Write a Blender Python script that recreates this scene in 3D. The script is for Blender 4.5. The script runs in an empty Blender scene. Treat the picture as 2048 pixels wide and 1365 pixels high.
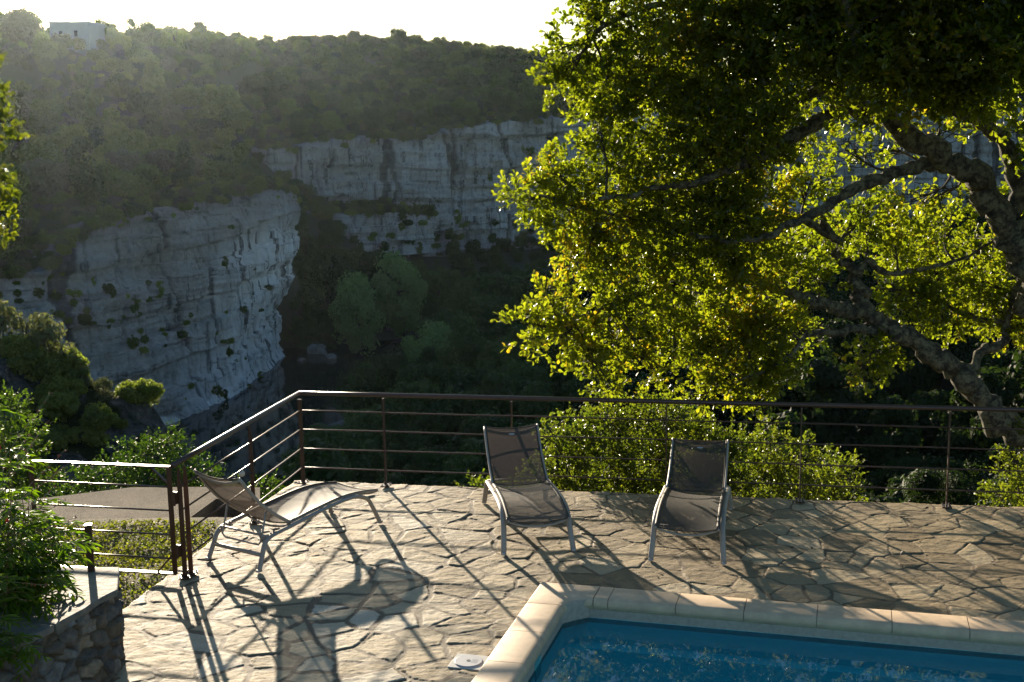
import bpy, math, random
import numpy as np
from mathutils import Vector, Matrix
random.seed(7); RNG = np.random.default_rng(7)
SC = bpy.context.scene
COL = SC.collection
R = math.radians

# ------------------------------------------------------------------ camera maths
F, TH, RO, H = 2479.6, 0.16377, -0.01751, 3.566
def basis():
    f = np.array([0, math.cos(TH), -math.sin(TH)]); r = np.array([1., 0, 0]); u = np.cross(r, f)
    return (math.cos(RO)*r + math.sin(RO)*u, -math.sin(RO)*r + math.cos(RO)*u, f)
BR, BU, BF = basis()
CAM = np.array([0, 0, H])
def ray(x, y):
    return BF*F + BR*(x-1024) - BU*(y-682.5)
def at(x, y, Y):                       # point on the sight line of a photo point at distance Y
    d = ray(x, y); return CAM + d*(Y/d[1])
def gz(x, y, z=0.0):                   # point on the sight line at height z
    d = ray(x, y); return CAM + d*((z-H)/d[2])
def toz(px_arr, X, Y, Z):
    q = np.stack([X, Y, Z-H], -1); w = q@BF
    return 1024+F*(q@BR)/w, 682.5-F*(q@BU)/w

cam = bpy.data.cameras.new("camera"); co = bpy.data.objects.new("camera", cam); COL.objects.link(co)
M = Matrix(((BR[0], BU[0], -BF[0]), (BR[1], BU[1], -BF[1]), (BR[2], BU[2], -BF[2])))
co.matrix_world = Matrix.Translation((0, 0, H)) @ M.to_4x4()
cam.sensor_width = 36; cam.lens = F/2048*36; cam.clip_start = .1; cam.clip_end = 5000
SC.camera = co

# ------------------------------------------------------------------ light
SUN_AZ, SUN_EL = 20.0, 10.6
sd = np.array([-math.sin(R(SUN_AZ))*math.cos(R(SUN_EL)), math.cos(R(SUN_AZ))*math.cos(R(SUN_EL)), math.sin(R(SUN_EL))])
sl = bpy.data.lights.new("sun", 'SUN'); sl.energy = 5.0; sl.angle = R(.53); sl.color = (1, .85, .64)
so = bpy.data.objects.new("sun", sl); COL.objects.link(so)
so.rotation_euler = Vector(sd).to_track_quat('Z', 'Y').to_euler(); so.location = (-20, 40, 30)
W = bpy.data.worlds.new("World"); SC.world = W; W.use_nodes = True
nt = W.node_tree; bg = nt.nodes['Background']
sk = nt.nodes.new('ShaderNodeTexSky'); sk.sky_type = 'NISHITA'; sk.sun_disc = False
sk.sun_elevation = R(SUN_EL); sk.sun_rotation = R(-SUN_AZ)
sk.dust_density = 0.8; sk.air_density = 1.2; sk.ozone_density = 3.5
nt.links.new(sk.outputs[0], bg.inputs[0]); bg.inputs[1].default_value = 0.07
SC.view_settings.view_transform = 'Standard'; SC.view_settings.look = 'None'
SC.view_settings.exposure = 1.42; SC.view_settings.gamma = 1
cy = SC.cycles
cy.max_bounces = 8; cy.diffuse_bounces = 4; cy.glossy_bounces = 2; cy.transmission_bounces = 3
cy.transparent_max_bounces = 10; cy.volume_bounces = 0; cy.caustics_reflective = False; cy.caustics_refractive = False
cy.use_denoising = True; cy.sample_clamp_indirect = 6; cy.sample_clamp_direct = 0
try: cy.denoiser = 'OPENIMAGEDENOISE'
except Exception: pass

# ------------------------------------------------------------------ noise
def vnoise(x, y, seed=0):
    rs = np.random.default_rng(seed+1000); T = rs.random((256, 256)).astype(np.float32)
    xi = np.floor(x).astype(int); yi = np.floor(y).astype(int); fx = x-xi; fy = y-yi
    fx = fx*fx*(3-2*fx); fy = fy*fy*(3-2*fy)
    a = T[xi & 255, yi & 255]; b = T[(xi+1) & 255, yi & 255]; c = T[xi & 255, (yi+1) & 255]; d = T[(xi+1) & 255, (yi+1) & 255]
    return (a*(1-fx)+b*fx)*(1-fy)+(c*(1-fx)+d*fx)*fy-.5
def fbm(x, y, o=4, seed=0, g=.5):
    s = 0; a = 1
    for i in range(o):
        s = s+a*vnoise(x, y, seed+i); x = x*2.03+11.3; y = y*2.03+5.7; a *= g
    return s
def smooth(a, b, x):
    t = np.clip((x-a)/(b-a), 0, 1); return t*t*(3-2*t)

# ------------------------------------------------------------------ mesh helpers
def mesh(name, V, faces, mat, smoothf=False, attrs=None):
    """faces: list of int arrays (n,k)"""
    V = np.asarray(V, np.float32).reshape(-1, 3); me = bpy.data.meshes.new(name)
    faces = [np.asarray(f, np.int32) for f in faces if len(f)]
    me.vertices.add(len(V)); me.vertices.foreach_set('co', V.ravel())
    loops = np.concatenate([f.ravel() for f in faces]); tot = np.concatenate([np.full(len(f), f.shape[1], np.int32) for f in faces])
    st = np.concatenate([[0], np.cumsum(tot)[:-1]]).astype(np.int32)
    me.loops.add(len(loops)); me.loops.foreach_set('vertex_index', loops)
    me.polygons.add(len(tot)); me.polygons.foreach_set('loop_start', st)
    me.polygons.foreach_set('use_smooth', np.full(len(tot), bool(smoothf)))
    me.update(calc_edges=True)
    if attrs:
        for k, a in attrs.items():
            at_ = me.attributes.new(k, 'FLOAT', 'POINT'); at_.data.foreach_set('value', np.asarray(a, np.float32).ravel())
    me.materials.append(mat)
    return me
def link(name, me, parent=None):
    o = bpy.data.objects.new(name, me); COL.objects.link(o)
    if parent: o.parent = parent
    return o
def tag(o, label=None, cat=None, group=None, kind=None):
    if label: o['label'] = label
    if cat: o['category'] = cat
    if group: o['group'] = group
    if kind: o['kind'] = kind
    return o
def empty(name, loc, rz=0, label=None, cat=None, group=None):
    o = bpy.data.objects.new(name, None); COL.objects.link(o); o.location = loc; o.rotation_euler = (0, 0, rz)
    o.empty_display_size = .1
    return tag(o, label, cat, group)

class MB:
    def __init__(s): s.v = []; s.f = {}; s.n = 0
    def add(s, V, Fs):
        V = np.asarray(V, float).reshape(-1, 3)
        for f in Fs:
            s.f.setdefault(len(f), []).append([i+s.n for i in f])
        s.v.append(V); s.n += len(V); return s
    def box(s, c, size, rot=None):
        x, y, z = [k/2 for k in size]
        V = np.array([(-x,-y,-z),(x,-y,-z),(x,y,-z),(-x,y,-z),(-x,-y,z),(x,-y,z),(x,y,z),(-x,y,z)])
        if rot is not None: V = V@np.array(rot).T
        return s.add(V+np.array(c), [(0,3,2,1),(4,5,6,7),(0,1,5,4),(1,2,6,5),(2,3,7,6),(3,0,4,7)])
    def tube(s, P, r, n=8, flat=None, cap=True):
        """flat=(a,b): section half sizes along frame axes (b along 'up')"""
        P = np.asarray(P, float); m = len(P); r = np.broadcast_to(np.asarray(r, float), (m,))
        T = np.gradient(P, axis=0); T /= np.linalg.norm(T, axis=1)[:, None]+1e-12
        up = np.array([0, 0, 1.]) if abs(T[0][2]) < .9 else np.array([0, 1., 0])
        Vs = []
        N = up-T[0]*(up@T[0]); N /= np.linalg.norm(N)
        for i in range(m):
            N = N-T[i]*(N@T[i]); N /= np.linalg.norm(N)+1e-12; B = np.cross(T[i], N)
            for k in range(n):
                a = 2*math.pi*(k+.5)/n
                ca, sa = math.cos(a), math.sin(a)
                if flat: Vs.append(P[i]+B*ca*flat[0]*r[i]+N*sa*flat[1]*r[i])
                else: Vs.append(P[i]+(B*ca+N*sa)*r[i])
        Fs = [(i*n+k, i*n+(k+1) % n, (i+1)*n+(k+1) % n, (i+1)*n+k) for i in range(m-1) for k in range(n)]
        if cap: Fs += [tuple(range(n))[::-1], tuple((m-1)*n+k for k in range(n))]
        return s.add(Vs, Fs)
    def cyl(s, a, b, r, n=12): return s.tube([a, b], r, n)
    def me(s, name, mat, sm=False):
        V = np.concatenate(s.v); return mesh(name, V, [np.array(f) for f in s.f.values()], mat, sm)
    def build(s, name, mat, parent=None, sm=False): return link(name, s.me(name, mat, sm), parent)

def spline(P, n=6):
    P = np.asarray(P, float); Q = np.vstack([2*P[0]-P[1], P, 2*P[-1]-P[-2]]); out = []
    for i in range(1, len(Q)-2):
        for t in np.linspace(0, 1, n, endpoint=False):
            a, b, c, d = Q[i-1], Q[i], Q[i+1], Q[i+2]
            out.append(.5*((2*b)+(-a+c)*t+(2*a-5*b+4*c-d)*t*t+(-a+3*b-3*c+d)*t**3))
    out.append(P[-1]); return np.array(out)

# ------------------------------------------------------------------ materials
def newmat(name):
    m = bpy.data.materials.new(name); m.use_nodes = True; n = m.node_tree.nodes; l = m.node_tree.links
    b = n['Principled BSDF']; return m, n, l, b
def noise_node(n, l, scale, detail=4, rough=.55, vec=None, dist=0):
    t = n.new('ShaderNodeTexNoise'); t.inputs['Scale'].default_value = scale; t.inputs['Detail'].default_value = detail
    t.inputs['Roughness'].default_value = rough; t.inputs['Distortion'].default_value = dist
    if vec is not None: l.new(vec, t.inputs['Vector'])
    return t
def coords(n, l, scale=(1, 1, 1), kind='Object'):
    t = n.new('ShaderNodeTexCoord'); m = n.new('ShaderNodeMapping'); m.inputs['Scale'].default_value = scale
    l.new(t.outputs[kind], m.inputs[0]); return m.outputs[0]
def ramp(n, l, src, stops):
    r = n.new('ShaderNodeValToRGB'); e = r.color_ramp.elements
    while len(e) < len(stops): e.new(.5)
    for el, (p, c) in zip(e, stops): el.position = p; el.color = (*c, 1) if len(c) == 3 else c
    l.new(src, r.inputs[0]); return r.outputs[0]
def mixc(n, l, fac, a, b, mode='MIX'):
    m = n.new('ShaderNodeMix'); m.data_type = 'RGBA'; m.blend_type = mode
    for s, v in ((m.inputs[0], fac), (m.inputs[6], a), (m.inputs[7], b)):
        if hasattr(v, 'links') or hasattr(v, 'is_output'): l.new(v, s)
        elif isinstance(v, (int, float)): s.default_value = v
        else: s.default_value = (*v, 1)
    return m.outputs[2]
def bump(n, l, h, b, strength=.3, dist=.01, prev=None):
    u = n.new('ShaderNodeBump'); u.inputs['Strength'].default_value = strength; u.inputs['Distance'].default_value = dist
    l.new(h, u.inputs['Height'])
    if prev is not None: l.new(prev, u.inputs['Normal'])
    l.new(u.outputs[0], b.inputs['Normal']); return u.outputs[0]

def simple(name, c, rough=.5, metal=0, spec=.5, ns=30, var=.15, bs=.15, bd=.002, coat=0):
    m, n, l, b = newmat(name); v = coords(n, l)
    t = noise_node(n, l, ns, 5, .6, v)
    lo = tuple(k*(1-var) for k in c); hi = tuple(min(1, k*(1+var)) for k in c)
    l.new(ramp(n, l, t.outputs[0], [(.3, lo), (.7, hi)]), b.inputs['Base Color'])
    b.inputs['Roughness'].default_value = rough; b.inputs['Metallic'].default_value = metal
    b.inputs['Specular IOR Level'].default_value = spec; b.inputs['Coat Weight'].default_value = coat
    if bs: bump(n, l, t.outputs[0], b, bs, bd)
    return m

def leafmat(name, c1, c2, trans=.45, rough=.45, spec=.4, tcol=(1.5, 1.6, .5), hue3=None, noise=1.2, isl=.55):
    """diffuse + translucent leaf; colour varies per leaf clump and per tree"""
    m, n, l, b = newmat(name); v = coords(n, l)
    t = noise_node(n, l, noise, 2, .5, v); oi = n.new('ShaderNodeObjectInfo')
    geo = n.new('ShaderNodeNewGeometry')
    a = n.new('ShaderNodeMath'); a.operation = 'MULTIPLY_ADD'; l.new(geo.outputs['Random Per Island'], a.inputs[0]); a.inputs[1].default_value = isl
    l.new(t.outputs[0], a.inputs[2])
    a2 = n.new('ShaderNodeMath'); a2.operation = 'MULTIPLY_ADD'; l.new(oi.outputs['Random'], a2.inputs[0]); a2.inputs[1].default_value = .45; l.new(a.outputs[0], a2.inputs[2])
    stops = [(.45, c1), (1.0, c2)]
    if hue3: stops = [(.4, c1), (.90, c2), (.97, c2), (1.0, hue3)]
    d = n.new('ShaderNodeMath'); d.operation = 'MULTIPLY'; l.new(a2.outputs[0], d.inputs[0]); d.inputs[1].default_value = .68 if isl > .4 else .85
    c = ramp(n, l, d.outputs[0], stops)
    l.new(c, b.inputs['Base Color']); b.inputs['Roughness'].default_value = rough; b.inputs['Specular IOR Level'].default_value = spec
    tr = n.new('ShaderNodeBsdfTranslucent'); tc = mixc(n, l, 1.0, c, tcol, 'MULTIPLY'); l.new(tc, tr.inputs[0])
    mx = n.new('ShaderNodeMixShader'); mx.inputs[0].default_value = trans
    l.new(b.outputs[0], mx.inputs[1]); l.new(tr.outputs[0], mx.inputs[2])
    l.new(mx.outputs[0], n['Material Output'].inputs[0]); return m

MAT = {}
MAT['oak_leaf'] = leafmat('oak_leaf', (.020, .034, .005), (.050, .062, .009), .6, .36, .5, (7.6, 7.0, 1.3), (.085, .07, .012), 1.0)
MAT['bush_leaf'] = leafmat('bush_leaf', (.024, .038, .008), (.06, .07, .014), .55, .35, .5, (5.2, 5.0, 1.2), (.15, .085, .02), 1.5)
MAT['autumn_leaf'] = leafmat('autumn_leaf', (.03, .045, .008), (.06, .07, .012), .55, .4, .4, (5.0, 4.6, .9), (.22, .05, .02), 3)
MAT['shrub_leaf'] = leafmat('shrub_leaf', (.025, .055, .008), (.06, .10, .014), .4, .45, .35, (2.4, 2.4, .7), None, 2)
MAT['plant_leaf'] = leafmat('plant_leaf', (.035, .08, .006), (.08, .14, .012), .5, .4, .35, (3.4, 3.2, .6), None, 3)
MAT['far_leaf'] = leafmat('far_leaf', (.03, .05, .014), (.17, .21, .06), .45, .6, .2, (2.2, 2.2, 1.0), None, .1, .12)
MAT['far_leaf_grey'] = leafmat('far_leaf_grey', (.05, .062, .026), (.17, .18, .085), .3, .6, .2, (1.8, 1.8, 1.0), None, .1, .12)
MAT['spur_leaf'] = leafmat('spur_leaf', (.05, .075, .015), (.17, .20, .04), .5, .55, .3, (2.6, 2.6, 1.0), None, .5, .3)
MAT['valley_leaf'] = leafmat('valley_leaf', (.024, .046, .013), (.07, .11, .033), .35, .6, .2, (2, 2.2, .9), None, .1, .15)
MAT['shaded_leaf'] = leafmat('shaded_leaf', (.012, .022, .007), (.035, .055, .015), .35, .65, .12, (2, 2.2, .9), None, .1, .15)  # darker copy of the valley foliage, shade put into the leaf colour
MAT['pale_leaf'] = leafmat('pale_leaf', (.11, .18, .07), (.17, .25, .10), .35, .6, .2, (2, 2.2, .9), None, .1, .2)
MAT['brown_leaf'] = leafmat('brown_leaf', (.09, .10, .04), (.16, .16, .06), .35, .6, .2, (2, 2.2, .9), None, .1, .2)

def bark_mat(name, dark, lich, scale=14):
    m, n, l, b = newmat(name); v = coords(n, l)
    t = noise_node(n, l, scale, 6, .7, v, .3); t2 = noise_node(n, l, scale*4, 4, .7, v)
    f = ramp(n, l, t.outputs[0], [(.43, (0, 0, 0)), (.60, (1, 1, 1))])
    c1 = ramp(n, l, t2.outputs[0], [(.3, tuple(k*.5 for k in dark)), (.7, tuple(k*1.4 for k in dark))])
    c2 = ramp(n, l, t2.outputs[0], [(.3, tuple(k*.7 for k in lich)), (.7, tuple(k*1.2 for k in lich))])
    l.new(mixc(n, l, f, c1, c2), b.inputs['Base Color']); b.inputs['Roughness'].default_value = .9
    bump(n, l, t2.outputs[0], b, .8, .02); return m
MAT['bark'] = bark_mat('oak_bark', (.035, .028, .02), (.17, .155, .09), 12)
MAT['twig'] = simple('twig', (.05, .037, .025), .85, ns=20)

def rock_mat(name, base, white, streak=True):
    m, n, l, b = newmat(name); v = coords(n, l)
    big = noise_node(n, l, .07, 5, .6, v)
    vs = coords(n, l, (.55, .55, .035)); st = noise_node(n, l, 1.0, 6, .65, vs, .6)
    hs = coords(n, l, (.05, .05, .55)); ho = noise_node(n, l, 1.0, 5, .6, hs, .4)
    fine = noise_node(n, l, 1.3, 8, .7, v)
    c = ramp(n, l, fine.outputs[0], [(.3, tuple(k*.62 for k in base)), (.7, tuple(k*1.25 for k in base))])
    hb = ramp(n, l, ho.outputs[0], [(.35, (.62, .62, .62)), (.5, (1, 1, 1)), (.6, (.9, .9, .9))])
    c = mixc(n, l, .55, c, hb, 'MULTIPLY')
    if streak:
        at_ = n.new('ShaderNodeAttribute'); at_.attribute_name = 'white'
        ws = ramp(n, l, st.outputs[0], [(.38, (0, 0, 0)), (.5, (1, 1, 1))])
        fm = n.new('ShaderNodeMath'); fm.operation = 'MULTIPLY'; l.new(at_.outputs['Fac'], fm.inputs[0]); l.new(ws, fm.inputs[1])
        c = mixc(n, l, fm.outputs[0], c, white)
        bs = ramp(n, l, st.outputs[0], [(.33, (.25, .26, .28)), (.43, (1, 1, 1))])
        c = mixc(n, l, .85, c, bs, 'MULTIPLY')
        dk = n.new('ShaderNodeAttribute'); dk.attribute_name = 'dark'; c = mixc(n, l, dk.outputs['Fac'], c, (.035, .037, .034))  # painted crevice shade and dirt
    l.new(ramp(n, l, big.outputs[0], [(.35, (.7, .68, .64)), (.65, (1, 1, 1))]), (mm := n.new('ShaderNodeMix')).inputs[7]); mm.data_type = 'RGBA'
    mm2 = mixc(n, l, 1.0, c, ramp(n, l, big.outputs[0], [(.35, (.75, .72, .68)), (.65, (1, 1, 1))]), 'MULTIPLY'); n.remove(mm)
    l.new(mm2, b.inputs['Base Color']); b.inputs['Roughness'].default_value = .9; b.inputs['Specular IOR Level'].default_value = .2
    bump(n, l, fine.outputs[0], b, .7, .8); return m
MAT['cliff'] = rock_mat('cliff_limestone', (.34, .335, .315), (.86, .86, .84))
MAT['rock'] = simple('grey_rock', (.30, .29, .27), .9, spec=.2, ns=1.2, var=.5, bs=.8, bd=.3)
def spurmat():
    m, n, l, b = newmat('spur_rock'); v = coords(n, l); t = noise_node(n, l, .45, 6, .65, v); t2 = noise_node(n, l, 2.2, 7, .75, v)
    r = ramp(n, l, t2.outputs[0], [(.35, (.045, .045, .042)), (.55, (.13, .13, .125)), (.7, (.22, .215, .20))]); s = ramp(n, l, t2.outputs[0], [(.3, (.012, .018, .006)), (.7, (.05, .06, .02))])
    l.new(mixc(n, l, ramp(n, l, t.outputs[0], [(.47, (0, 0, 0)), (.56, (1, 1, 1))]), s, r), b.inputs['Base Color']); b.inputs['Roughness'].default_value = 1; b.inputs['Specular IOR Level'].default_value = .1
    bump(n, l, t2.outputs[0], b, 1.0, .6); return m
MAT['spur'] = spurmat()
MAT['soil'] = simple('hill_soil', (.055, .06, .03), .95, spec=.1, ns=.3, var=.4, bs=.3, bd=.5)

def valley_mat():
    m, n, l, b = newmat('valley_floor'); v = coords(n, l); a = n.new('ShaderNodeAttribute'); a.attribute_name = 'gravel'
    t = noise_node(n, l, 1.5, 8, .8, v); t2 = noise_node(n, l, .12, 4, .6, v)
    g = ramp(n, l, t.outputs[0], [(.35, (.07, .075, .075)), (.55, (.16, .165, .165)), (.7, (.20, .205, .20))])
    s = ramp(n, l, t.outputs[0], [(.3, (.02, .03, .012)), (.7, (.06, .075, .03))])
    f = n.new('ShaderNodeMath'); f.operation = 'MULTIPLY'; l.new(a.outputs['Fac'], f.inputs[0])
    l.new(ramp(n, l, t2.outputs[0], [(.42, (0, 0, 0)), (.52, (1, 1, 1))]), f.inputs[1])
    l.new(mixc(n, l, f.outputs[0], s, g), b.inputs['Base Color']); b.inputs['Roughness'].default_value = .95
    bump(n, l, t.outputs[0], b, .8, .4); return m
MAT['valley'] = valley_mat()

def paving_mat():
    m, n, l, b = newmat('flagstone_paving'); v = coords(n, l)
    tone = n.new('ShaderNodeAttribute'); tone.attribute_name = 'tone'
    mo = n.new('ShaderNodeAttribute'); mo.attribute_name = 'mortar'
    t = noise_node(n, l, 9, 7, .7, v); t2 = noise_node(n, l, 90, 5, .7, v); t3 = noise_node(n, l, 1.1, 3, .5, v)
    st = ramp(n, l, tone.outputs['Fac'], [(0, (.22, .165, .095)), (.3, (.35, .27, .165)), (.55, (.45, .355, .22)), (.8, (.52, .43, .295)), (1, (.58, .52, .41))])
    c = mixc(n, l, .8, st, ramp(n, l, t.outputs[0], [(.3, (.74, .71, .64)), (.55, (1.05, 1.05, 1.05)), (.72, (1.0, .94, .82))]), 'MULTIPLY')
    c = mixc(n, l, .6, c, ramp(n, l, t2.outputs[0], [(.35, (.66, .66, .66)), (.6, (1.08, 1.08, 1.08))]), 'MULTIPLY')
    c = mixc(n, l, .35, c, ramp(n, l, t3.outputs[0], [(.35, (.8, .7, .52)), (.6, (1, 1, 1))]), 'MULTIPLY')
    mc = ramp(n, l, t2.outputs[0], [(.3, (.10, .075, .045)), (.7, (.185, .14, .09))])
    l.new(mixc(n, l, mo.outputs['Fac'], c, mc), b.inputs['Base Color'])
    l.new(ramp(n, l, t.outputs[0], [(.3, (.62,)*3), (.7, (.8,)*3)]), b.inputs['Roughness'])
    b.inputs['Specular IOR Level'].default_value = .2
    p = bump(n, l, t2.outputs[0], b, .75, .007); bump(n, l, t.outputs[0], b, .35, .02, p); return m
MAT['paving'] = paving_mat()
MAT['coping'] = simple('coping_stone', (.60, .44, .285), .66, ns=9, var=.16, bs=.1, bd=.004)
MAT['pool_wall'] = simple('pool_render', (.26, .24, .19), .8, ns=9, var=.35)
def liner():
    m, n, l, b = newmat('pool_liner'); b.inputs['Base Color'].default_value = (.1,.5,.7,1); b.inputs['Roughness'].default_value = .6
    v = coords(n, l); t = noise_node(n, l, 3, 4, .6, v)
    l.new(ramp(n, l, t.outputs[0], [(.3, (.20, .92, .93)), (.7, (.28, .96, .97))]), b.inputs['Base Color']); return m
MAT['liner'] = liner()
def watermat(name, tint, rough=.0, bs=.05, sc=3, scat=None):
    m, n, l, b = newmat(name); v = coords(n, l, (1, 1, 1)); t = noise_node(n, l, sc, 3, .5, v, .2)
    u = n.new('ShaderNodeBump'); u.inputs['Strength'].default_value = bs; u.inputs['Distance'].default_value = .02; l.new(t.outputs[0], u.inputs['Height'])
    fr = n.new('ShaderNodeFresnel'); fr.inputs[0].default_value = 1.33; l.new(u.outputs[0], fr.inputs[1])
    g = n.new('ShaderNodeBsdfGlossy'); g.inputs['Roughness'].default_value = rough; l.new(u.outputs[0], g.inputs['Normal'])
    tr = n.new('ShaderNodeBsdfTransparent'); tr.inputs[0].default_value = (*tint, 1)
    mx = n.new('ShaderNodeMixShader'); l.new(fr.outputs[0], mx.inputs[0])
    if scat:
        df = n.new('ShaderNodeBsdfDiffuse'); df.inputs[0].default_value = (*scat, 1); m0 = n.new('ShaderNodeMixShader'); m0.inputs[0].default_value = .22; l.new(tr.outputs[0], m0.inputs[1]); l.new(df.outputs[0], m0.inputs[2]); l.new(m0.outputs[0], mx.inputs[1])
    else: l.new(tr.outputs[0], mx.inputs[1]); l.new(g.outputs[0], mx.inputs[2])
    l.new(mx.outputs[0], n['Material Output'].inputs[0]); return m
MAT['pool_water'] = watermat('pool_water', (.62, .97, 1.0), 0, .05, 1.6)
def riverwater():
    m, n, l, b = newmat('river_water'); b.inputs['Base Color'].default_value = (.008, .016, .016, 1); b.inputs['Roughness'].default_value = .03
    b.inputs['IOR'].default_value = 1.33; v = coords(n, l, (1, .4, 1)); t = noise_node(n, l, .8, 3, .5, v); bump(n, l, t.outputs[0], b, .12, .1); return m
MAT['river'] = riverwater()
MAT['rust'] = simple('brown_painted_steel', (.055, .022, .012), .42, metal=0, spec=.6, ns=40, var=.35, bs=.1)
MAT['rail'] = simple('brown_rail_paint', (.06, .03, .02), .36, metal=.0, spec=.6, ns=30, var=.2, bs=.03)
MAT['frame'] = simple('taupe_powder_coat', (.34, .30, .26), .5, spec=.5, ns=60, var=.06, bs=.05)
MAT['white'] = simple('white_plastic', (.52, .50, .45), .5, ns=30, var=.05, bs=.03)
MAT['greyp'] = simple('grey_plastic', (.42, .42, .43), .55, ns=30, var=.06, bs=.03)
MAT['black'] = simple('black_plastic', (.02, .02, .02), .5, ns=30, bs=0)
def concmat():
    m, n, l, b = newmat('washed_concrete'); v = coords(n, l); t = noise_node(n, l, 70, 5, .7, v); t2 = noise_node(n, l, 1.3, 6, .65, v)
    c = ramp(n, l, t.outputs[0], [(.35, (.09, .07, .05)), (.5, (.20, .162, .12)), (.68, (.34, .29, .225))]); c = mixc(n, l, .85, c, ramp(n, l, t2.outputs[0], [(.35, (.5, .47, .42)), (.6, (1.1, 1.1, 1.05))]), 'MULTIPLY')
    l.new(c, b.inputs['Base Color']); b.inputs['Roughness'].default_value = .95; b.inputs['Specular IOR Level'].default_value = .15; bump(n, l, t.outputs[0], b, 1.0, .012); return m
MAT['conc'] = concmat()
MAT['concd'] = simple('raw_concrete', (.10, .095, .085), .9, ns=12, var=.4)
MAT['cap'] = simple('pale_stone_slab', (.17, .16, .14), .75, ns=16, var=.25, bs=.6, bd=.01)
MAT['house'] = simple('house_render', (.32, .38, .44), .8, ns=.4, var=.06)
MAT['housew'] = simple('house_white', (.8, .8, .78), .8, ns=.4, var=.04)
MAT['glass'] = simple('house_window', (.03, .04, .05), .15, ns=1, bs=0)
MAT['red'] = simple('red_petal', (.6, .03, .03), .5, ns=30, bs=0)
MAT['stem'] = simple('dry_stem', (.20, .13, .06), .6, ns=30, bs=0)
MAT['leaflitter'] = simple('dry_leaf', (.10, .045, .02), .7, ns=30, bs=0)

def fabricmat():
    m, n, l, b = newmat('mesh_fabric'); v = coords(n, l, (1, 1, 1), 'UV')
    v = coords(n, l, (1, 1, 1)); t = noise_node(n, l, 160, 3, .6, v); t2 = noise_node(n, l, 5, 3, .5, v)
    c = ramp(n, l, t.outputs[0], [(.3, (.06, .053, .046)), (.7, (.125, .108, .09))])
    l.new(c, b.inputs['Base Color']); b.inputs['Roughness'].default_value = .6; bump(n, l, t.outputs[0], b, .3, .002)
    tl = n.new('ShaderNodeBsdfTranslucent'); tl.inputs[0].default_value = (.075, .06, .055, 1)
    tp = n.new('ShaderNodeBsdfTransparent'); tp.inputs[0].default_value = (1, 1, 1, 1)
    m1 = n.new('ShaderNodeMixShader'); m1.inputs[0].default_value = .3; l.new(b.outputs[0], m1.inputs[1]); l.new(tl.outputs[0], m1.inputs[2])
    m2 = n.new('ShaderNodeMixShader'); m2.inputs[0].default_value = .16; l.new(m1.outputs[0], m2.inputs[1]); l.new(tp.outputs[0], m2.inputs[2])
    l.new(m2.outputs[0], n['Material Output'].inputs[0]); return m
MAT['fabric'] = fabricmat()

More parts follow.
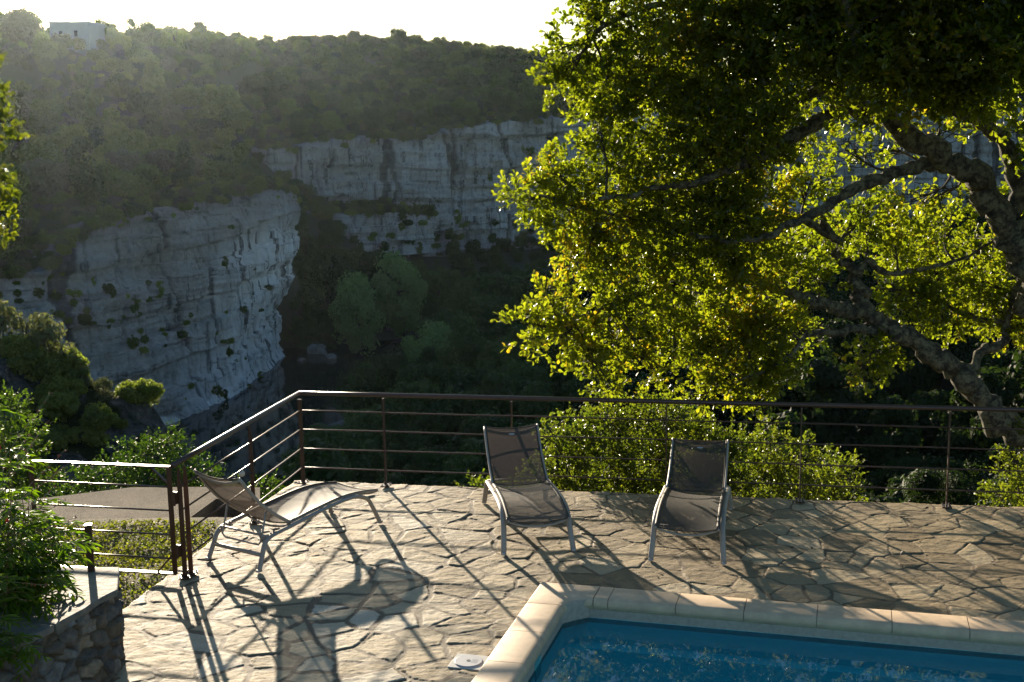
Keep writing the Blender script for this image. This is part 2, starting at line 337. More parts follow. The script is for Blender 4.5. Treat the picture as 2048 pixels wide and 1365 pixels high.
# ================================================================== TERRACE PAVING
# pool frame: axis along the back coping, corner measured in the photo
PC = gz(1082.9, 1171)[:2]; PR = gz(2048, 1250.3)[:2]
pa = (PR-PC)/np.linalg.norm(PR-PC); pb = np.array([pa[1], -pa[0]])        # pa to the right, pb toward the viewer
CW = .30                                                                    # coping width
def pool(u, v, z=0): q = PC+pa*u+pb*v; return np.array([q[0], q[1], z])
EDGE = np.array([(-2.33, 12.74), (-2.50, 12.02), (-2.72, 10.98), (-2.83, 10.41), (-2.86, 10.08), (-2.96, 9.57), (-3.07, 9.12), (-3.0, 8.6), (-3.0, 4.6)])
BACK = (np.array([-2.33, 12.74]), np.array([8.6, 10.62]))
SX, SY = .28, .235
def stones(X, Y):
    """irregular flagstones: height, tone and mortar mask"""
    wx = X+.06*fbm(X*3, Y*3, 2, 5)+.012*fbm(X*25, Y*25, 2, 15); wy = Y+.06*fbm(X*3, Y*3, 2, 9)+.012*fbm(X*25, Y*25, 2, 19)
    ang = .55; qx = (wx*math.cos(ang)+wy*math.sin(ang))/SX; qy = (-wx*math.sin(ang)+wy*math.cos(ang))/SY
    ix = np.floor(qx).astype(int); iy = np.floor(qy).astype(int)
    rs = np.random.default_rng(3); T = rs.random((256, 256, 5)).astype(np.float32)
    d1 = np.full(X.shape, 1e9); d2 = d1.copy(); p1 = np.zeros(X.shape+(2,)); p2 = p1.copy(); id1 = np.zeros(X.shape+(5,), np.float32)
    for dx in (-2, -1, 0, 1, 2):
        for dy in (-2, -1, 0, 1, 2):
            c = T[(ix+dx) & 255, (iy+dy) & 255]; sx = (ix+dx+.5+(c[..., 0]-.5)*1.05); sy = (iy+dy+.5+(c[..., 1]-.5)*1.05)
            sx = sx*SX; sy = sy*SY; sxx = np.where(c[..., 2] < .22, 1e4, sx)
            d = (qx*SX-sxx)**2+(qy*SY-sy)**2; s = np.stack([sxx, sy], -1)
            n1 = d < d1; n2 = (~n1) & (d < d2)
            p2 = np.where(n1[..., None], p1, np.where(n2[..., None], s, p2)); d2 = np.where(n1, d1, np.where(n2, d, d2))
            p1 = np.where(n1[..., None], s, p1); d1 = np.where(n1, d, d1); id1 = np.where(n1[..., None], c, id1)
    e = (d2-d1)/(2*np.linalg.norm(p2-p1, axis=-1)+1e-9)
    gap = .0035+.014*smooth(1.2, -.8, X)+.008*(id1[..., 4] > .75)+.01*vnoise(X*7, Y*7, 77)*smooth(1, -1.6, X)
    m = smooth(gap, gap+.008, e)
    rx = qx*SX-p1[..., 0]; ry = qy*SY-p1[..., 1]
    tilt = rx*(id1[..., 3]-.5)*.05+ry*(id1[..., 4]-.5)*.05
    a = .9*id1[..., 3]*3
    cl = fbm(X*9+Y*3*(id1[..., 3]-.5), Y*16, 5, 31, .66)*.0046+np.abs(fbm(X*6, Y*13, 3, 41))*.0024
    ter = np.round(fbm(X*5, Y*8, 3, 51)*6)/6*.0030
    h = m*(.0019+(id1[..., 2]-.5)*.0018+tilt+cl+ter)+(1-m)*(fbm(X*20, Y*20, 3, 61)*.002)
    tone = np.clip(.02+.66*id1[..., 3]+.30*smooth(1.3, -1.6, X)+.15*vnoise(X*.8, Y*.8, 91), 0, 1)
    return h, tone, 1-m
def poly_in(X, Y, P):
    c = np.zeros(X.shape, bool); n = len(P)
    for i in range(n):
        x1, y1 = P[i]; x2, y2 = P[(i+1) % n]
        k = ((y1 > Y) != (y2 > Y)) & (X < (x2-x1)*(Y-y1)/(y2-y1+1e-12)+x1); c ^= k
    return c
def make_paving():
    st = .0095; xs = np.arange(-3.12, 5.2, st); ys = np.arange(6.6, 12.82, st)
    X, Y = np.meshgrid(xs, ys); h, tone, mo = stones(X, Y)
    Pg = [tuple(p) for p in EDGE]+[(9, 4.6), (8.6, 10.62)]
    wob = .03*vnoise(X*5, Y*5, 3)+.02*vnoise(X*14, Y*14, 8)
    ins = poly_in(X+wob, Y+wob, Pg)
    u = (X-PC[0])*pa[0]+(Y-PC[1])*pa[1]; v = (X-PC[0])*pb[0]+(Y-PC[1])*pb[1]
    ins &= ~((u > .012) & (v > .012))
    ny, nx = X.shape; idx = np.arange(nx*ny).reshape(ny, nx)
    keep = ins[:-1, :-1] & ins[1:, :-1] & ins[:-1, 1:] & ins[1:, 1:]
    Fq = np.stack([idx[:-1, :-1], idx[:-1, 1:], idx[1:, 1:], idx[1:, :-1]], -1)[keep]
    # skirt along open borders gives the slab its thickness
    V = np.stack([X, Y, h], -1).reshape(-1, 3); used = np.zeros(len(V), bool); used[Fq.ravel()] = True
    mp = -np.ones(len(V), int); mp[used] = np.arange(used.sum()); V = V[used]; Fq = mp[Fq]
    E = np.concatenate([Fq[:, [0, 1]], Fq[:, [1, 2]], Fq[:, [2, 3]], Fq[:, [3, 0]]]); key = np.sort(E, 1); k = key[:, 0].astype(np.int64)*len(V)+key[:, 1]
    uq, inv, cnt = np.unique(k, return_inverse=True, return_counts=True); bE = E[cnt[inv] == 1]
    bv = np.unique(bE); mp2 = -np.ones(len(V), int); mp2[bv] = len(V)+np.arange(len(bv)); low = V[bv].copy(); low[:, 2] = -.22
    Fs = np.stack([bE[:, 1], bE[:, 0], mp2[bE[:, 0]], mp2[bE[:, 1]]], -1)
    tone = tone.reshape(-1)[used]; mo = mo.reshape(-1)[used]
    tone = np.concatenate([tone, tone[bv]]); mo = np.concatenate([mo, mo[bv]*0+.4]); V = np.concatenate([V, low])
    # the part outside the picture, coarser
    def patch(x0, x1, y0, y1, st):
        nonlocal V, Fq, tone, mo
        a, b_ = np.meshgrid(np.arange(x0, x1+1e-6, st), np.arange(y0, y1+1e-6, st)); hh, t_, m_ = stones(a, b_)
        u = (a-PC[0])*pa[0]+(b_-PC[1])*pa[1]; v = (a-PC[0])*pb[0]+(b_-PC[1])*pb[1]
        ok = ~((u > .012) & (v > .012) & (v < 4.6)) & poly_in(a, b_, [(-3.0, 4), (-3.0, 12.8), (8.6, 10.62), (9, 4)])
        idx = np.arange(a.size).reshape(a.shape)+len(V)
        kk = ok[:-1, :-1] & ok[1:, :-1] & ok[:-1, 1:] & ok[1:, 1:]
        Fq = np.concatenate([Fq, np.stack([idx[:-1, :-1], idx[:-1, 1:], idx[1:, 1:], idx[1:, :-1]], -1)[kk]])
        V = np.concatenate([V, np.stack([a, b_, hh], -1).reshape(-1, 3)]); tone = np.concatenate([tone, t_.ravel()]); mo = np.concatenate([mo, m_.ravel()])
    patch(-3.12, 9, 4.2, 6.6, .04); patch(5.19, 8.6, 6.6, 11.6, .04)
    me = mesh('terrace_paving', V, [Fq, Fs], MAT['paving'], True, {'tone': tone, 'mortar': mo})
    o = link('terrace_paving', me); tag(o, 'irregular pale flagstone terrace with sandy mortar joints around the pool', 'paving', kind='structure')
make_paving()

# ================================================================== POOL
pl = empty('swimming_pool', tuple(pool(2, 2)), 0, 'sunken swimming pool with pinkish beige coping and blue liner', 'swimming pool')
def pw(o): o.matrix_parent_inverse = Matrix.Translation(pl.location).inverted(); return o
RC = .17                                    # radius of the inner corner
def coping_piece(s0, s1, side):
    """side 'B' along the back (s = distance along pa), 'L' along the left (s along pb)"""
    m = MB(); prof = [(0, -.05), (0, .022), (.004, .030), (.015, .035), (CW-.06, .040), (CW-.03, .037), (CW-.012, .028), (CW-.003, .012), (CW, -.008), (CW-.003, -.028), (CW-.018, -.038), (CW-.018, -.05)]
    n = 5; V = []
    for i in range(n):
        s = s0+(s1-s0)*i/(n-1)
        for (w, z) in prof: V.append(pool(s, w, z) if side == 'B' else pool(w, s, z))
    k = len(prof); Fs = [(i*k+j, i*k+(j+1) % k, (i+1)*k+(j+1) % k, (i+1)*k+j) for i in range(n-1) for j in range(k)]
    C_ = [tuple(range(k)), tuple(range(k, 2*k))[::-1]]
    if side == 'L': Fs = [f[::-1] for f in Fs]; C_ = [f[::-1] for f in C_]
    m.add(V, Fs); return m.add(V[:k]+V[-k:], C_)
g = .006
def corner_piece():
    m = MB(); Lc = .47; prof = [(1.0, -.008), (.9, .02)]
    # outer L shape with a rounded inner corner
    inner = []; c = np.array([CW+RC, CW+RC])
    for a in np.linspace(0, 1, 9):
        t = math.pi/2*a; inner.append((c[0]-RC*math.cos(t), c[1]-RC*math.sin(t)))
    inner = [(CW, Lc)]+inner+[(.48, CW)]
    outer = [(0, Lc)]+[(0, c[1]*(1-k/4)) for k in range(0, 4)]+[(0, 0)]+[(c[0]*(k/5), 0) for k in range(1, 5)]+[(.48, 0)]
    assert len(inner) == len(outer) == 11, (len(inner), len(outer))
    lay = [(0, -.05), (0, .022), (.015, .031), (.05, .035), (.8, .040), (.9, .037), (.96, .028), (.99, .012), (1, -.008), (.99, -.028), (.94, -.038), (.94, -.05)]
    V = []; k = len(lay)
    for (ou, inn) in zip(outer, inner):
        for (t, z) in lay: q = (ou[0]+(inn[0]-ou[0])*t, ou[1]+(inn[1]-ou[1])*t); V.append(pool(q[0], q[1], z))
    n = 11; Fs = [(i*k+j, i*k+(j+1) % k, (i+1)*k+(j+1) % k, (i+1)*k+j) for i in range(n-1) for j in range(k)]
    m.add(V, Fs); return m.add(V[:k]+V[-k:], [tuple(range(k)), tuple(range(k, 2*k))[::-1]])
PL_, PV_ = 7.2, 4.4
pw(corner_piece().build('coping_stone', MAT['coping'], pl, True))
sB = [.486, .60, 1.12, 1.63, 2.16, 2.69, 3.22]+[3.22+.53*i for i in range(1, 8)]
for a, b_ in zip(sB[:-1], sB[1:]): pw(coping_piece(a+g/2, b_-g/2, 'B').build('coping_stone', MAT['coping'], pl, True))
sL = [.476]+[.476+.545*i for i in range(1, 8)]
for a, b_ in zip(sL[:-1], sL[1:]): pw(coping_piece(a+g/2, b_-g/2, 'L').build('coping_stone', MAT['coping'], pl, True))
# grout bed under the joints
m = MB()
def slabpoly(m, pts, z0, z1):
    n = len(pts); V = [pool(u, v, z0) for u, v in pts]+[pool(u, v, z1) for u, v in pts]
    m.add(V, [tuple(range(n, 2*n)), tuple(range(n))[::-1]]+[(i, (i+1) % n, n+(i+1) % n, n+i) for i in range(n)])
slabpoly(m, [(0.004, 0.004), (PL_, .004), (PL_, CW-.02), (.45, CW-.02), (CW+.06, CW+.06), (CW-.02, .45), (CW-.02, PV_), (.004, PV_)], -.16, .027)
pw(m.build('mortar_bed', simple('coping_grout', (.42, .36, .29), .9, ns=30), pl))
# walls: rendered band above the water, liner below, ledge
WZ = -.12
def ring(off, r, n=8):
    c = np.array([CW+off+r, CW+off+r]); pts = [(CW+off, PV_)]
    for a in np.linspace(0, 1, n): t = math.pi/2*a; pts.append((c[0]-r*math.cos(t), c[1]-r*math.sin(t)))
    return pts+[(PL_, CW+off)]
def wallstrip(m, lo, hi, z0, z1):
    n = len(lo); V = [pool(u, v, z0) for u, v in lo]+[pool(u, v, z1) for u, v in hi]; m.add(V, [(i, i+1, n+i+1, n+i) for i in range(n-1)])
m = MB(); wallstrip(m, ring(-.02, .16), ring(-.025, .16), WZ+.0, -.04); pw(m.build('rendered_band', MAT['pool_wall'], pl, True))
m = MB(); wallstrip(m, ring(-.02, .16), ring(-.02, .16), -.32, WZ); wallstrip(m, ring(.10, .12), ring(-.02, .16), -.322, -.32)
wallstrip(m, ring(.12, .12), ring(.10, .12), -1.5, -.322)
m.add([pool(0, 0, -1.5), pool(PL_, 0, -1.5), pool(PL_, PV_, -1.5), pool(0, PV_, -1.5)], [(0, 1, 2, 3)])
m.add([pool(0, PV_, -1.5), pool(PL_, PV_, -1.5), pool(PL_, PV_, 0), pool(0, PV_, 0)], [(0, 1, 2, 3)])
m.add([pool(PL_, 0, -1.5), pool(PL_, 0, 0), pool(PL_, PV_, 0), pool(PL_, PV_, -1.5)], [(0, 1, 2, 3)])
pw(m.build('liner', MAT['liner'], pl))
q = gz(1825, 1337, -.42); m = MB(); n_ = np.array([pb[0], pb[1], 0])
qc = np.array([q[0], q[1], -.42]); uu = (qc[:2]-PC)@pa; c0 = pool(uu, CW+.125, -.46)
m.tube([c0, c0+n_*.012, c0+n_*.03], [.05, .05, .035], 20); pw(m.build('inlet_nozzle', MAT['greyp'], pl, True))
m = MB(); c1 = c0+n_*.031; m.tube([c1, c1+n_*.004], .017, 12); pw(m.build('inlet_opening', MAT['black'], pl))
# skimmer mouth in the left wall
m = MB(); m.box(pool(CW-.025, 1.23, -.14), (.02, .16, .14), [[pa[0], pb[0], 0], [pa[1], pb[1], 0], [0, 0, 1]])
pw(m.build('skimmer_mouth', simple('turquoise_plastic', (.10, .42, .42), .4, ns=20, bs=0), pl))
m = MB(); pts = ring(-.015, .16); V = [pool(u, v, WZ) for u, v in pts]+[pool(PL_, PV_, WZ)]
m.add(V, [tuple(range(len(V)))[::-1]]); wo = m.build('pool_water', MAT['pool_water']); tag(wo, 'still blue pool water reflecting the oak leaves', 'water', kind='structure')
# skimmer lid set in the paving
lid = empty('skimmer_lid', (-.338, 8.056, -.012), math.atan2(pa[1], pa[0]), 'square cream deck lid with a round grey cover beside the pool edge', 'skimmer lid')
m = MB(); m.box((0, 0, .006), (.235, .235, .026)); fo = m.build('frame', MAT['white'], lid); bv = fo.modifiers.new('b', 'BEVEL'); bv.width = .004
m = MB(); m.tube([(0, 0, .019), (0, 0, .024), (0, 0, .026)], [.098, .098, .094], 48); m.build('disc', MAT['greyp'], lid)
m = MB(); m.tube([(0, 0, .0262), (0, 0, .028)], [.014, .014], 20); m.build('finger_hole', MAT['black'], lid)
m = MB()
for i in range(4):
    for j in range(6-i % 2): m.box((.03+i*.011, -.028+j*.012, .0265), (.0022, .007, .001))
m.build('raised_lettering', MAT['white'], lid)

# ================================================================== RAILING
P0 = gz(606.7, 968.5); P5 = gz(1892.5, 1017); PG1 = gz(370.8, 1159); PG2 = gz(382.5, 1152); PM = gz(509.4, 1049)
bd = (P5-P0)/np.linalg.norm(P5-P0)
def rotz(a): c, s = math.cos(a), math.sin(a); return [[c, -s, 0], [s, c, 0], [0, 0, 1]]
ts = [0]+[((gz(x, y)-P0)@bd) for x, y in ((773, 974), (1028, 981), (1332.5, 994), (1599.5, 1006), (1892.5, 1017))]
ts += [ts[-1]+1.36, ts[-1]+2.72]
rail = empty('back_railing', tuple(P0), 0, 'brown steel railing running along the back edge of the terrace above the gorge', 'railing')
def rl(o, par): o.matrix_parent_inverse = Matrix.Translation(par.location).inverted(); return o
ab = math.atan2(bd[1], bd[0])
RODS = [.18, .385, .59, .79]
for i, t in enumerate(ts):
    p = P0+bd*t; wide = (i == 0)
    m = MB(); w, th_ = (.045, .045) if wide else (.045, .012)
    if wide:
        m.box(p+[0, 0, .46], (.042, .012, .90), rotz(ab)); m.add([], [])
    else: m.box(p+[0, 0, .47], (.012, .045, .94), rotz(ab))
    o = rl(m.build('post', MAT['rust'], rail), rail)
    m = MB(); m.box(p+[0, 0, .020], (.09, .11, .012), rotz(ab))
    for a in (-1, 1):
        for c in (-1, 1): q = p+np.array(rotz(ab))@np.array([a*.03, c*.04, 0]); m.cyl(q+[0, 0, .02], q+[0, 0, .042], .007, 6)
    rl(m.build('base_plate', MAT['rust'], rail), rail)
a_, b_ = P0-bd*.0+[0, 0, .975], P0+bd*ts[-1]+[0, 0, .975]
m = MB(); m.tube([a_+(b_-a_)*t for t in np.linspace(0, 1, 12)], .0225, 14); rl(m.build('handrail', MAT['rail'], rail, True), rail)
for z in RODS:
    m = MB(); n = 40; pts = [P0+bd*(ts[-1]*t)+[0, 0, z+.002*math.sin(t*23+z*9)] for t in np.linspace(0, 1, n)]; m.tube(pts, .0068, 8); rl(m.build('rod', MAT['rust'], rail, True), rail)
# side railing down to the gate
side = empty('side_railing', tuple(PG2), 0, 'shorter brown railing sloping in perspective from the corner post down to the gate', 'railing')
def flatpost(p, ang, w=.045, t=.012, h=.955, tip=True):
    m = MB(); hw = w/2; z = [0, h-.13, h]; V = []
    for (zz, s) in ((0, 1), (h-.13, 1), (h, .35)):
        for (a, b) in ((-1, -1), (1, -1), (1, 1), (-1, 1)): V.append((a*hw*s, b*t/2, zz))
    V = np.array(V)@np.array(rotz(ang)).T+p
    m.add(V, [(0, 3, 2, 1), (8, 9, 10, 11)]+[(i*4+j, i*4+(j+1) % 4, (i+1)*4+(j+1) % 4, (i+1)*4+j) for i in range(2) for j in range(4)]); return m
sdir = (P0-PG2); sdir[2] = 0; sdir /= np.linalg.norm(sdir)
for k, p in enumerate((PG1, PG2, PM)):
    rl(flatpost(p+[0, 0, 0], math.atan2(sdir[1], sdir[0])-math.pi/2, .038, .012, .95).build('post', MAT['rust'], side), side)
    m = MB(); m.box(p+[0, 0, .020], (.10, .09, .012), rotz(.1))
    for a in (-1, 1):
        for c in (-1, 1): m.cyl(p+[a*.036, c*.03, .02], p+[a*.036, c*.03, .042], .007, 6)
    rl(m.build('base_plate', MAT['rust'], side), side)
m = MB(); a_ = PG1+[-.04, -.02, .975]; b_ = P0+[0, 0, .975]; m.tube([a_+(b_-a_)*t for t in np.linspace(0, 1, 6)], .0225, 14); rl(m.build('handrail', MAT['rail'], side, True), side)
for z in RODS:
    m = MB(); m.tube([PG1+[0, 0, z], PM+[0, 0, z], P0+[0, 0, z]], .0078, 8); rl(m.build('rod', MAT['rail'], side, True), side)
# gate
gh = PG1+np.array([-.045, -.01, 0]); gl = np.array([-4.04, 10.06, 0]); gd = gl-gh; GL = np.linalg.norm(gd); gd /= GL; ga = math.atan2(gd[1], gd[0])
gate = empty('steel_gate', tuple(gh), 0, 'low brown steel gate with round bars and a sunlit top bar beside the side railing', 'gate')
def G(s, z, o=0): return gh+gd*s+np.array([0, 0, z])+np.array([-gd[1], gd[0], 0])*o
def gbox(m, s0, s1, z0, z1, t=.012, o=0): return m.box(G((s0+s1)/2, (z0+z1)/2, o), (abs(s1-s0), t, z1-z0), rotz(ga))
m = MB(); gbox(m, .02, GL+.02, .955, .967, .045); rl(m.build('top_bar', MAT['rail'], gate), gate)
m = MB(); gbox(m, .02, GL+.02, .045, .057, .045); rl(m.build('bottom_bar', MAT['rail'], gate), gate)
for s in (.035, GL): m = MB(); gbox(m, s-.02, s+.02, .057, .955, .014); rl(m.build('stile', MAT['rust'], gate), gate)
for z in RODS: m = MB(); m.tube([G(.055, z), G(GL-.02, z)], .0075, 8); rl(m.build('rod', MAT['rail'], gate, True), gate)
for z0, z1 in ((.95, .82), (.06, .21)):
    m = MB(); m.tube([G(.19, z0), G(.05, z1)], .019, 4, flat=(1, .4)); rl(m.build('brace', MAT['rust'], gate), gate)
for z in (.70, .25):
    m = MB(); m.box(G(.0, z), (.05, .03, .10), rotz(ga)); m.cyl(G(-.005, z-.06, .02), G(-.005, z+.06, .02), .012, 10); rl(m.build('hinge', MAT['rust'], gate), gate)
# small lamp on the middle post
lp = gz(487, 933, .62); lp = PM+np.array([-.09, -.02, .50])
lm = empty('spot_lamp', tuple(lp), 0, 'tiny white round spot lamp clamped to the middle post of the side railing', 'lamp')
m = MB(); th = np.linspace(-math.pi/2, math.pi/2, 9); m.tube([(0, 0, .03*math.sin(a)) for a in th], [max(.002, .03*math.cos(a)) for a in th], 14); m.build('head', MAT['white'], lm, True)
m = MB(); m.cyl((.02, .01, 0), (.095, .02, -.005), .013, 10); m.build('bracket', MAT['black'], lm)

# ================================================================== LOUNGERS
LW = .611
prof = spline([(0, 0), (.055, .12), (.10, .213), (.176, .256), (.41, .279), (.685, .306), (1.0, .329), (1.168, .332), (1.30, .317), (1.41, .268), (1.478, .17), (1.56, 0)], 4)
def sag(p0, p1, s0, s1, nw, nl, depth, w):
    pass
def make_lounger(bang):
    root = empty('sun_lounger', (0, 0, 0))
    w = LW/2
    for sgn in (-1, 1):
        m = MB(); pts = [(-.78+s, sgn*(w-.0-.02*math.sin(min(1, max(0, z/.33))*math.pi/2)), z) for s, z in prof]
        m.tube(pts, 1, 10, flat=(.016, .024)); m.build('side_frame', MAT['frame'], root, True)
    xs = lambda s: s-.78
    # seat rails and sling
    top = lambda s: np.interp(s, [.41, .685, 1.0, 1.168, 1.30, 1.45, 1.59], [.300, .330, .353, .355, .345, .325, .298])
    sr = np.linspace(.40, 1.59, 16); wi = w-.045
    for sgn in (-1, 1):
        m = MB(); m.tube([(xs(s), sgn*wi, top(s)) for s in sr], 1, 8, flat=(.010, .013)); m.build('seat_rail', MAT['frame'], root, True)
    def cloth(name, P, dip, nw=14):
        V = []; n = len(P)
        for i, (x, z, nx, nz) in enumerate(P):
            t = i/(n-1); env = dip*(.75+.25*math.cos(t*6.28))
            for k in range(nw+1):
                y = -wi+2*wi*k/nw; d = env*(1-(y/wi)**2); V.append((x-nx*d, y, z-nz*d))
        a = nw+1; F_ = [(i*a+k, i*a+k+1, (i+1)*a+k+1, (i+1)*a+k) for i in range(n-1) for k in range(nw)]
        m = MB(); m.add(V, F_); o = m.build(name, MAT['fabric'], root, True)
        # sewn hems
        h = MB()
        for k in (0, nw): h.tube([(V[i*a+k][0], V[i*a+k][1]*.985, V[i*a+k][2]+.004) for i in range(n)], 1, 6, flat=(.016, .005))
        for i in (0, n-1): h.tube([V[i*a+k] for k in range(a)], .006, 6)
        hm = h.build('hem', MAT['fabric'], o, True); return o
    P = []
    for s in np.linspace(.42, 1.585, 20):
        P.append((xs(s), top(s)+.006, 0, 1))
    cloth('seat_sling', P, .028)
    for (s, dz) in ((1.57, .0),):
        m = MB(); pts = [(xs(s), y, top(s)-.01-.055*(1-(y/wi)**2)) for y in np.linspace(-wi, wi, 13)]; m.tube(pts, .010, 8); m.build('cross_bar', MAT['frame'], root, True)
    m = MB(); m.tube([(xs(.43), y, .285-.05*(1-(y/wi)**2)) for y in np.linspace(-wi, wi, 13)], .010, 8); m.build('cross_bar', MAT['frame'], root, True)
    m = MB(); m.tube([(xs(.055), y, .125) for y in (-w+.01, w-.01)], 1, 8, flat=(.013, .019)); m.build('foot_bar', MAT['frame'], root, True)
    m = MB(); m.tube([(xs(1.41), y, .262) for y in (-w+.02, w-.02)], 1, 8, flat=(.010, .010)); m.build('cross_bar', MAT['frame'], root, True)
    # backrest
    h0 = np.array([.43, .305]); h1 = h0+.766*np.array([-math.cos(R(bang)), math.sin(R(bang))]); L_ = np.linalg.norm(h1-h0); d = (h1-h0)/L_; nn = np.array([-d[1], d[0]])*-1
    if nn[1] < 0: nn = -nn
    bp = []
    for t in np.linspace(0, 1, 14):
        q = h0+(h1-h0)*t-nn*(.045*math.sin(math.pi*min(1, t*1.02))); bp.append(q)
    for sgn in (-1, 1):
        m = MB(); m.tube([(xs(q[0]), sgn*(wi+.005), q[1]) for q in bp], 1, 8, flat=(.011, .016)); m.build('back_rail', MAT['frame'], root, True)
    m = MB(); m.tube([(xs(bp[-1][0])+.01, y, bp[-1][1]-.02-.05*(1-(y/wi)**2)) for y in np.linspace(-wi, wi, 13)], .010, 8); m.build('cross_bar', MAT['frame'], root, True)
    P = [(xs(q[0]), q[1], nn[0], nn[1]) for q in bp]
    bk = cloth('back_sling', P, .035)
    m = MB(); q = bp[-2]*.6+bp[-3]*.4; n = 20
    c = np.array([xs(q[0])-nn[0]*.034+nn[0]*.008, 0, q[1]-nn[1]*.034+nn[1]*.008]); ax = np.array([d[0], 0, d[1]])
    V = [c+np.array([0, 1, 0])*.030*math.cos(a)+ax*.0115*math.sin(a) for a in np.linspace(0, 2*math.pi, n, endpoint=False)]
    V2 = [v+np.array([nn[0], 0, nn[1]])*.004 for v in V]; m.add(V+V2, [tuple(range(n, 2*n)), tuple(range(n))[::-1]]+[(i, (i+1) % n, n+(i+1) % n, n+i) for i in range(n)])
    m.build('badge', MAT['greyp'], bk)
    # support stand
    m = MB(); y = wi-.03
    q0 = bp[5]; fx, fz = (.11, .20) if bang > 38 else (.06, .215)
    loop = [(xs(q0[0]), -y, q0[1]-.01), (xs(q0[0]*.4+fx*.6), -y, q0[1]*.4+fz*.6), (xs(fx-.005), -y, fz+.015), (xs(fx), -y+.03, fz-.015), (xs(fx), y-.03, fz-.015), (xs(fx-.005), y, fz+.015), (xs(q0[0]*.4+fx*.6), y, q0[1]*.4+fz*.6), (xs(q0[0]), y, q0[1]-.01)]
    m.tube(loop, .009, 8); m.build('prop_stand', MAT['frame'], root, True)
    m = MB(); m.tube([(xs(.14), -w+.02, .262), (xs(.14), w-.02, .262)], .010, 8); m.build('cross_bar', MAT['frame'], root, True)
    for sgn in (-1, 1):
        m = MB()
        for k in range(4): m.box((xs(.13+k*.035), sgn*(w-.045), .25-k*-.006), (.014, .010, .03), None)
        m.box((xs(.18), sgn*(w-.045), .245), (.15, .008, .014)); m.build('notch_rack', MAT['frame'], root)
    for s in (0, 1.56):
        for sgn in (-1, 1):
            m = MB(); m.box((xs(s), sgn*w, .010), (.046, .032, .020)); m.build('foot_cap', MAT['greyp'], root)
    return root
def copy_tree(o, parent=None):
    c = o.copy(); COL.objects.link(c)
    if parent: c.parent = parent
    for ch in [x for x in bpy.data.objects if x.parent == o]: copy_tree(ch, c)
    return c
LP = [(-1.9587, 10.7272, .9717-0, 'taupe sling lounger seen from behind, beside the side railing'),
      (.1002, 11.0489, -1.4438, 'taupe sling lounger facing the pool corner, its backrest against the back railing'),
      (1.5992, 10.7287, -1.7811, 'taupe sling lounger facing the pool, with its backrest in the leaf shade')]
LP[0] = (-1.9587, 10.7272, .9717, LP[0][3])
loungers = [make_lounger(43), make_lounger(32), make_lounger(23)]
for o, (x, y, a, lb) in zip(loungers, LP):
    o.location = (x, y, .012); o.rotation_euler = (0, 0, a); tag(o, lb, 'sun lounger', 'sun loungers on the terrace')

# ================================================================== LEAF TOOLS
def nrm(a): return a/(np.linalg.norm(a, axis=-1, keepdims=True)+1e-9)
OAK = (np.array([(0, 0, 0), (.38, .15, .03), (.60, .28, .05), (.88, .25, .02), (1.0, 0, -.04), (.88, -.25, .02), (.60, -.28, .05), (.38, -.15, .03)]), [(0, 4, 3, 2, 1), (0, 7, 6, 5, 4)])
LANCE = (np.array([(0, 0, 0), (.30, .13, .02), (.65, .115, 0), (1, 0, -.10), (.65, -.115, 0), (.30, -.13, .02)]), [(0, 3, 2, 1), (0, 5, 4, 3)])
ROUND = (np.array([(0, 0, 0), (.4, .30, .04), (.85, .22, .02), (1, 0, -.03), (.85, -.22, .02), (.4, -.30, .04)]), [(0, 3, 2, 1), (0, 5, 4, 3)])
QUAD = (np.array([(-.5, -.32, 0), (.45, -.38, .06), (.5, .35, 0), (-.42, .40, .05)]), [(0, 1, 2, 3)])
MAPLE = (np.array([(0, 0, 0), (.25, .42, .03), (.5, .2, 0), (.72, .38, .03), (1, 0, -.05), (.72, -.38, .03), (.5, -.2, 0), (.25, -.42, .03)]), [(0, 4, 3, 2, 1), (0, 7, 6, 5, 4)])
def leaves(C, A, N, S, T):
    A = nrm(A); B = nrm(np.cross(N, A)); Nn = np.cross(A, B); tv, tf = T; k = len(tv)
    V = C[:, None, :]+S[:, None, None]*(A[:, None, :]*tv[None, :, 0, None]+B[:, None, :]*tv[None, :, 1, None]+Nn[:, None, :]*tv[None, :, 2, None])
    base = (np.arange(len(C))*k)[:, None]
    Fs = [base+np.array(f)[None, :] for f in tf]
    return V.reshape(-1, 3), np.concatenate(Fs)
def leafmesh(name, C, A, N, S, T, mat):
    V, Fq = leaves(C, A, N, S, T); return mesh(name, V, [Fq], mat, False)
def rdir(n): v = RNG.normal(size=(n, 3)); return nrm(v)

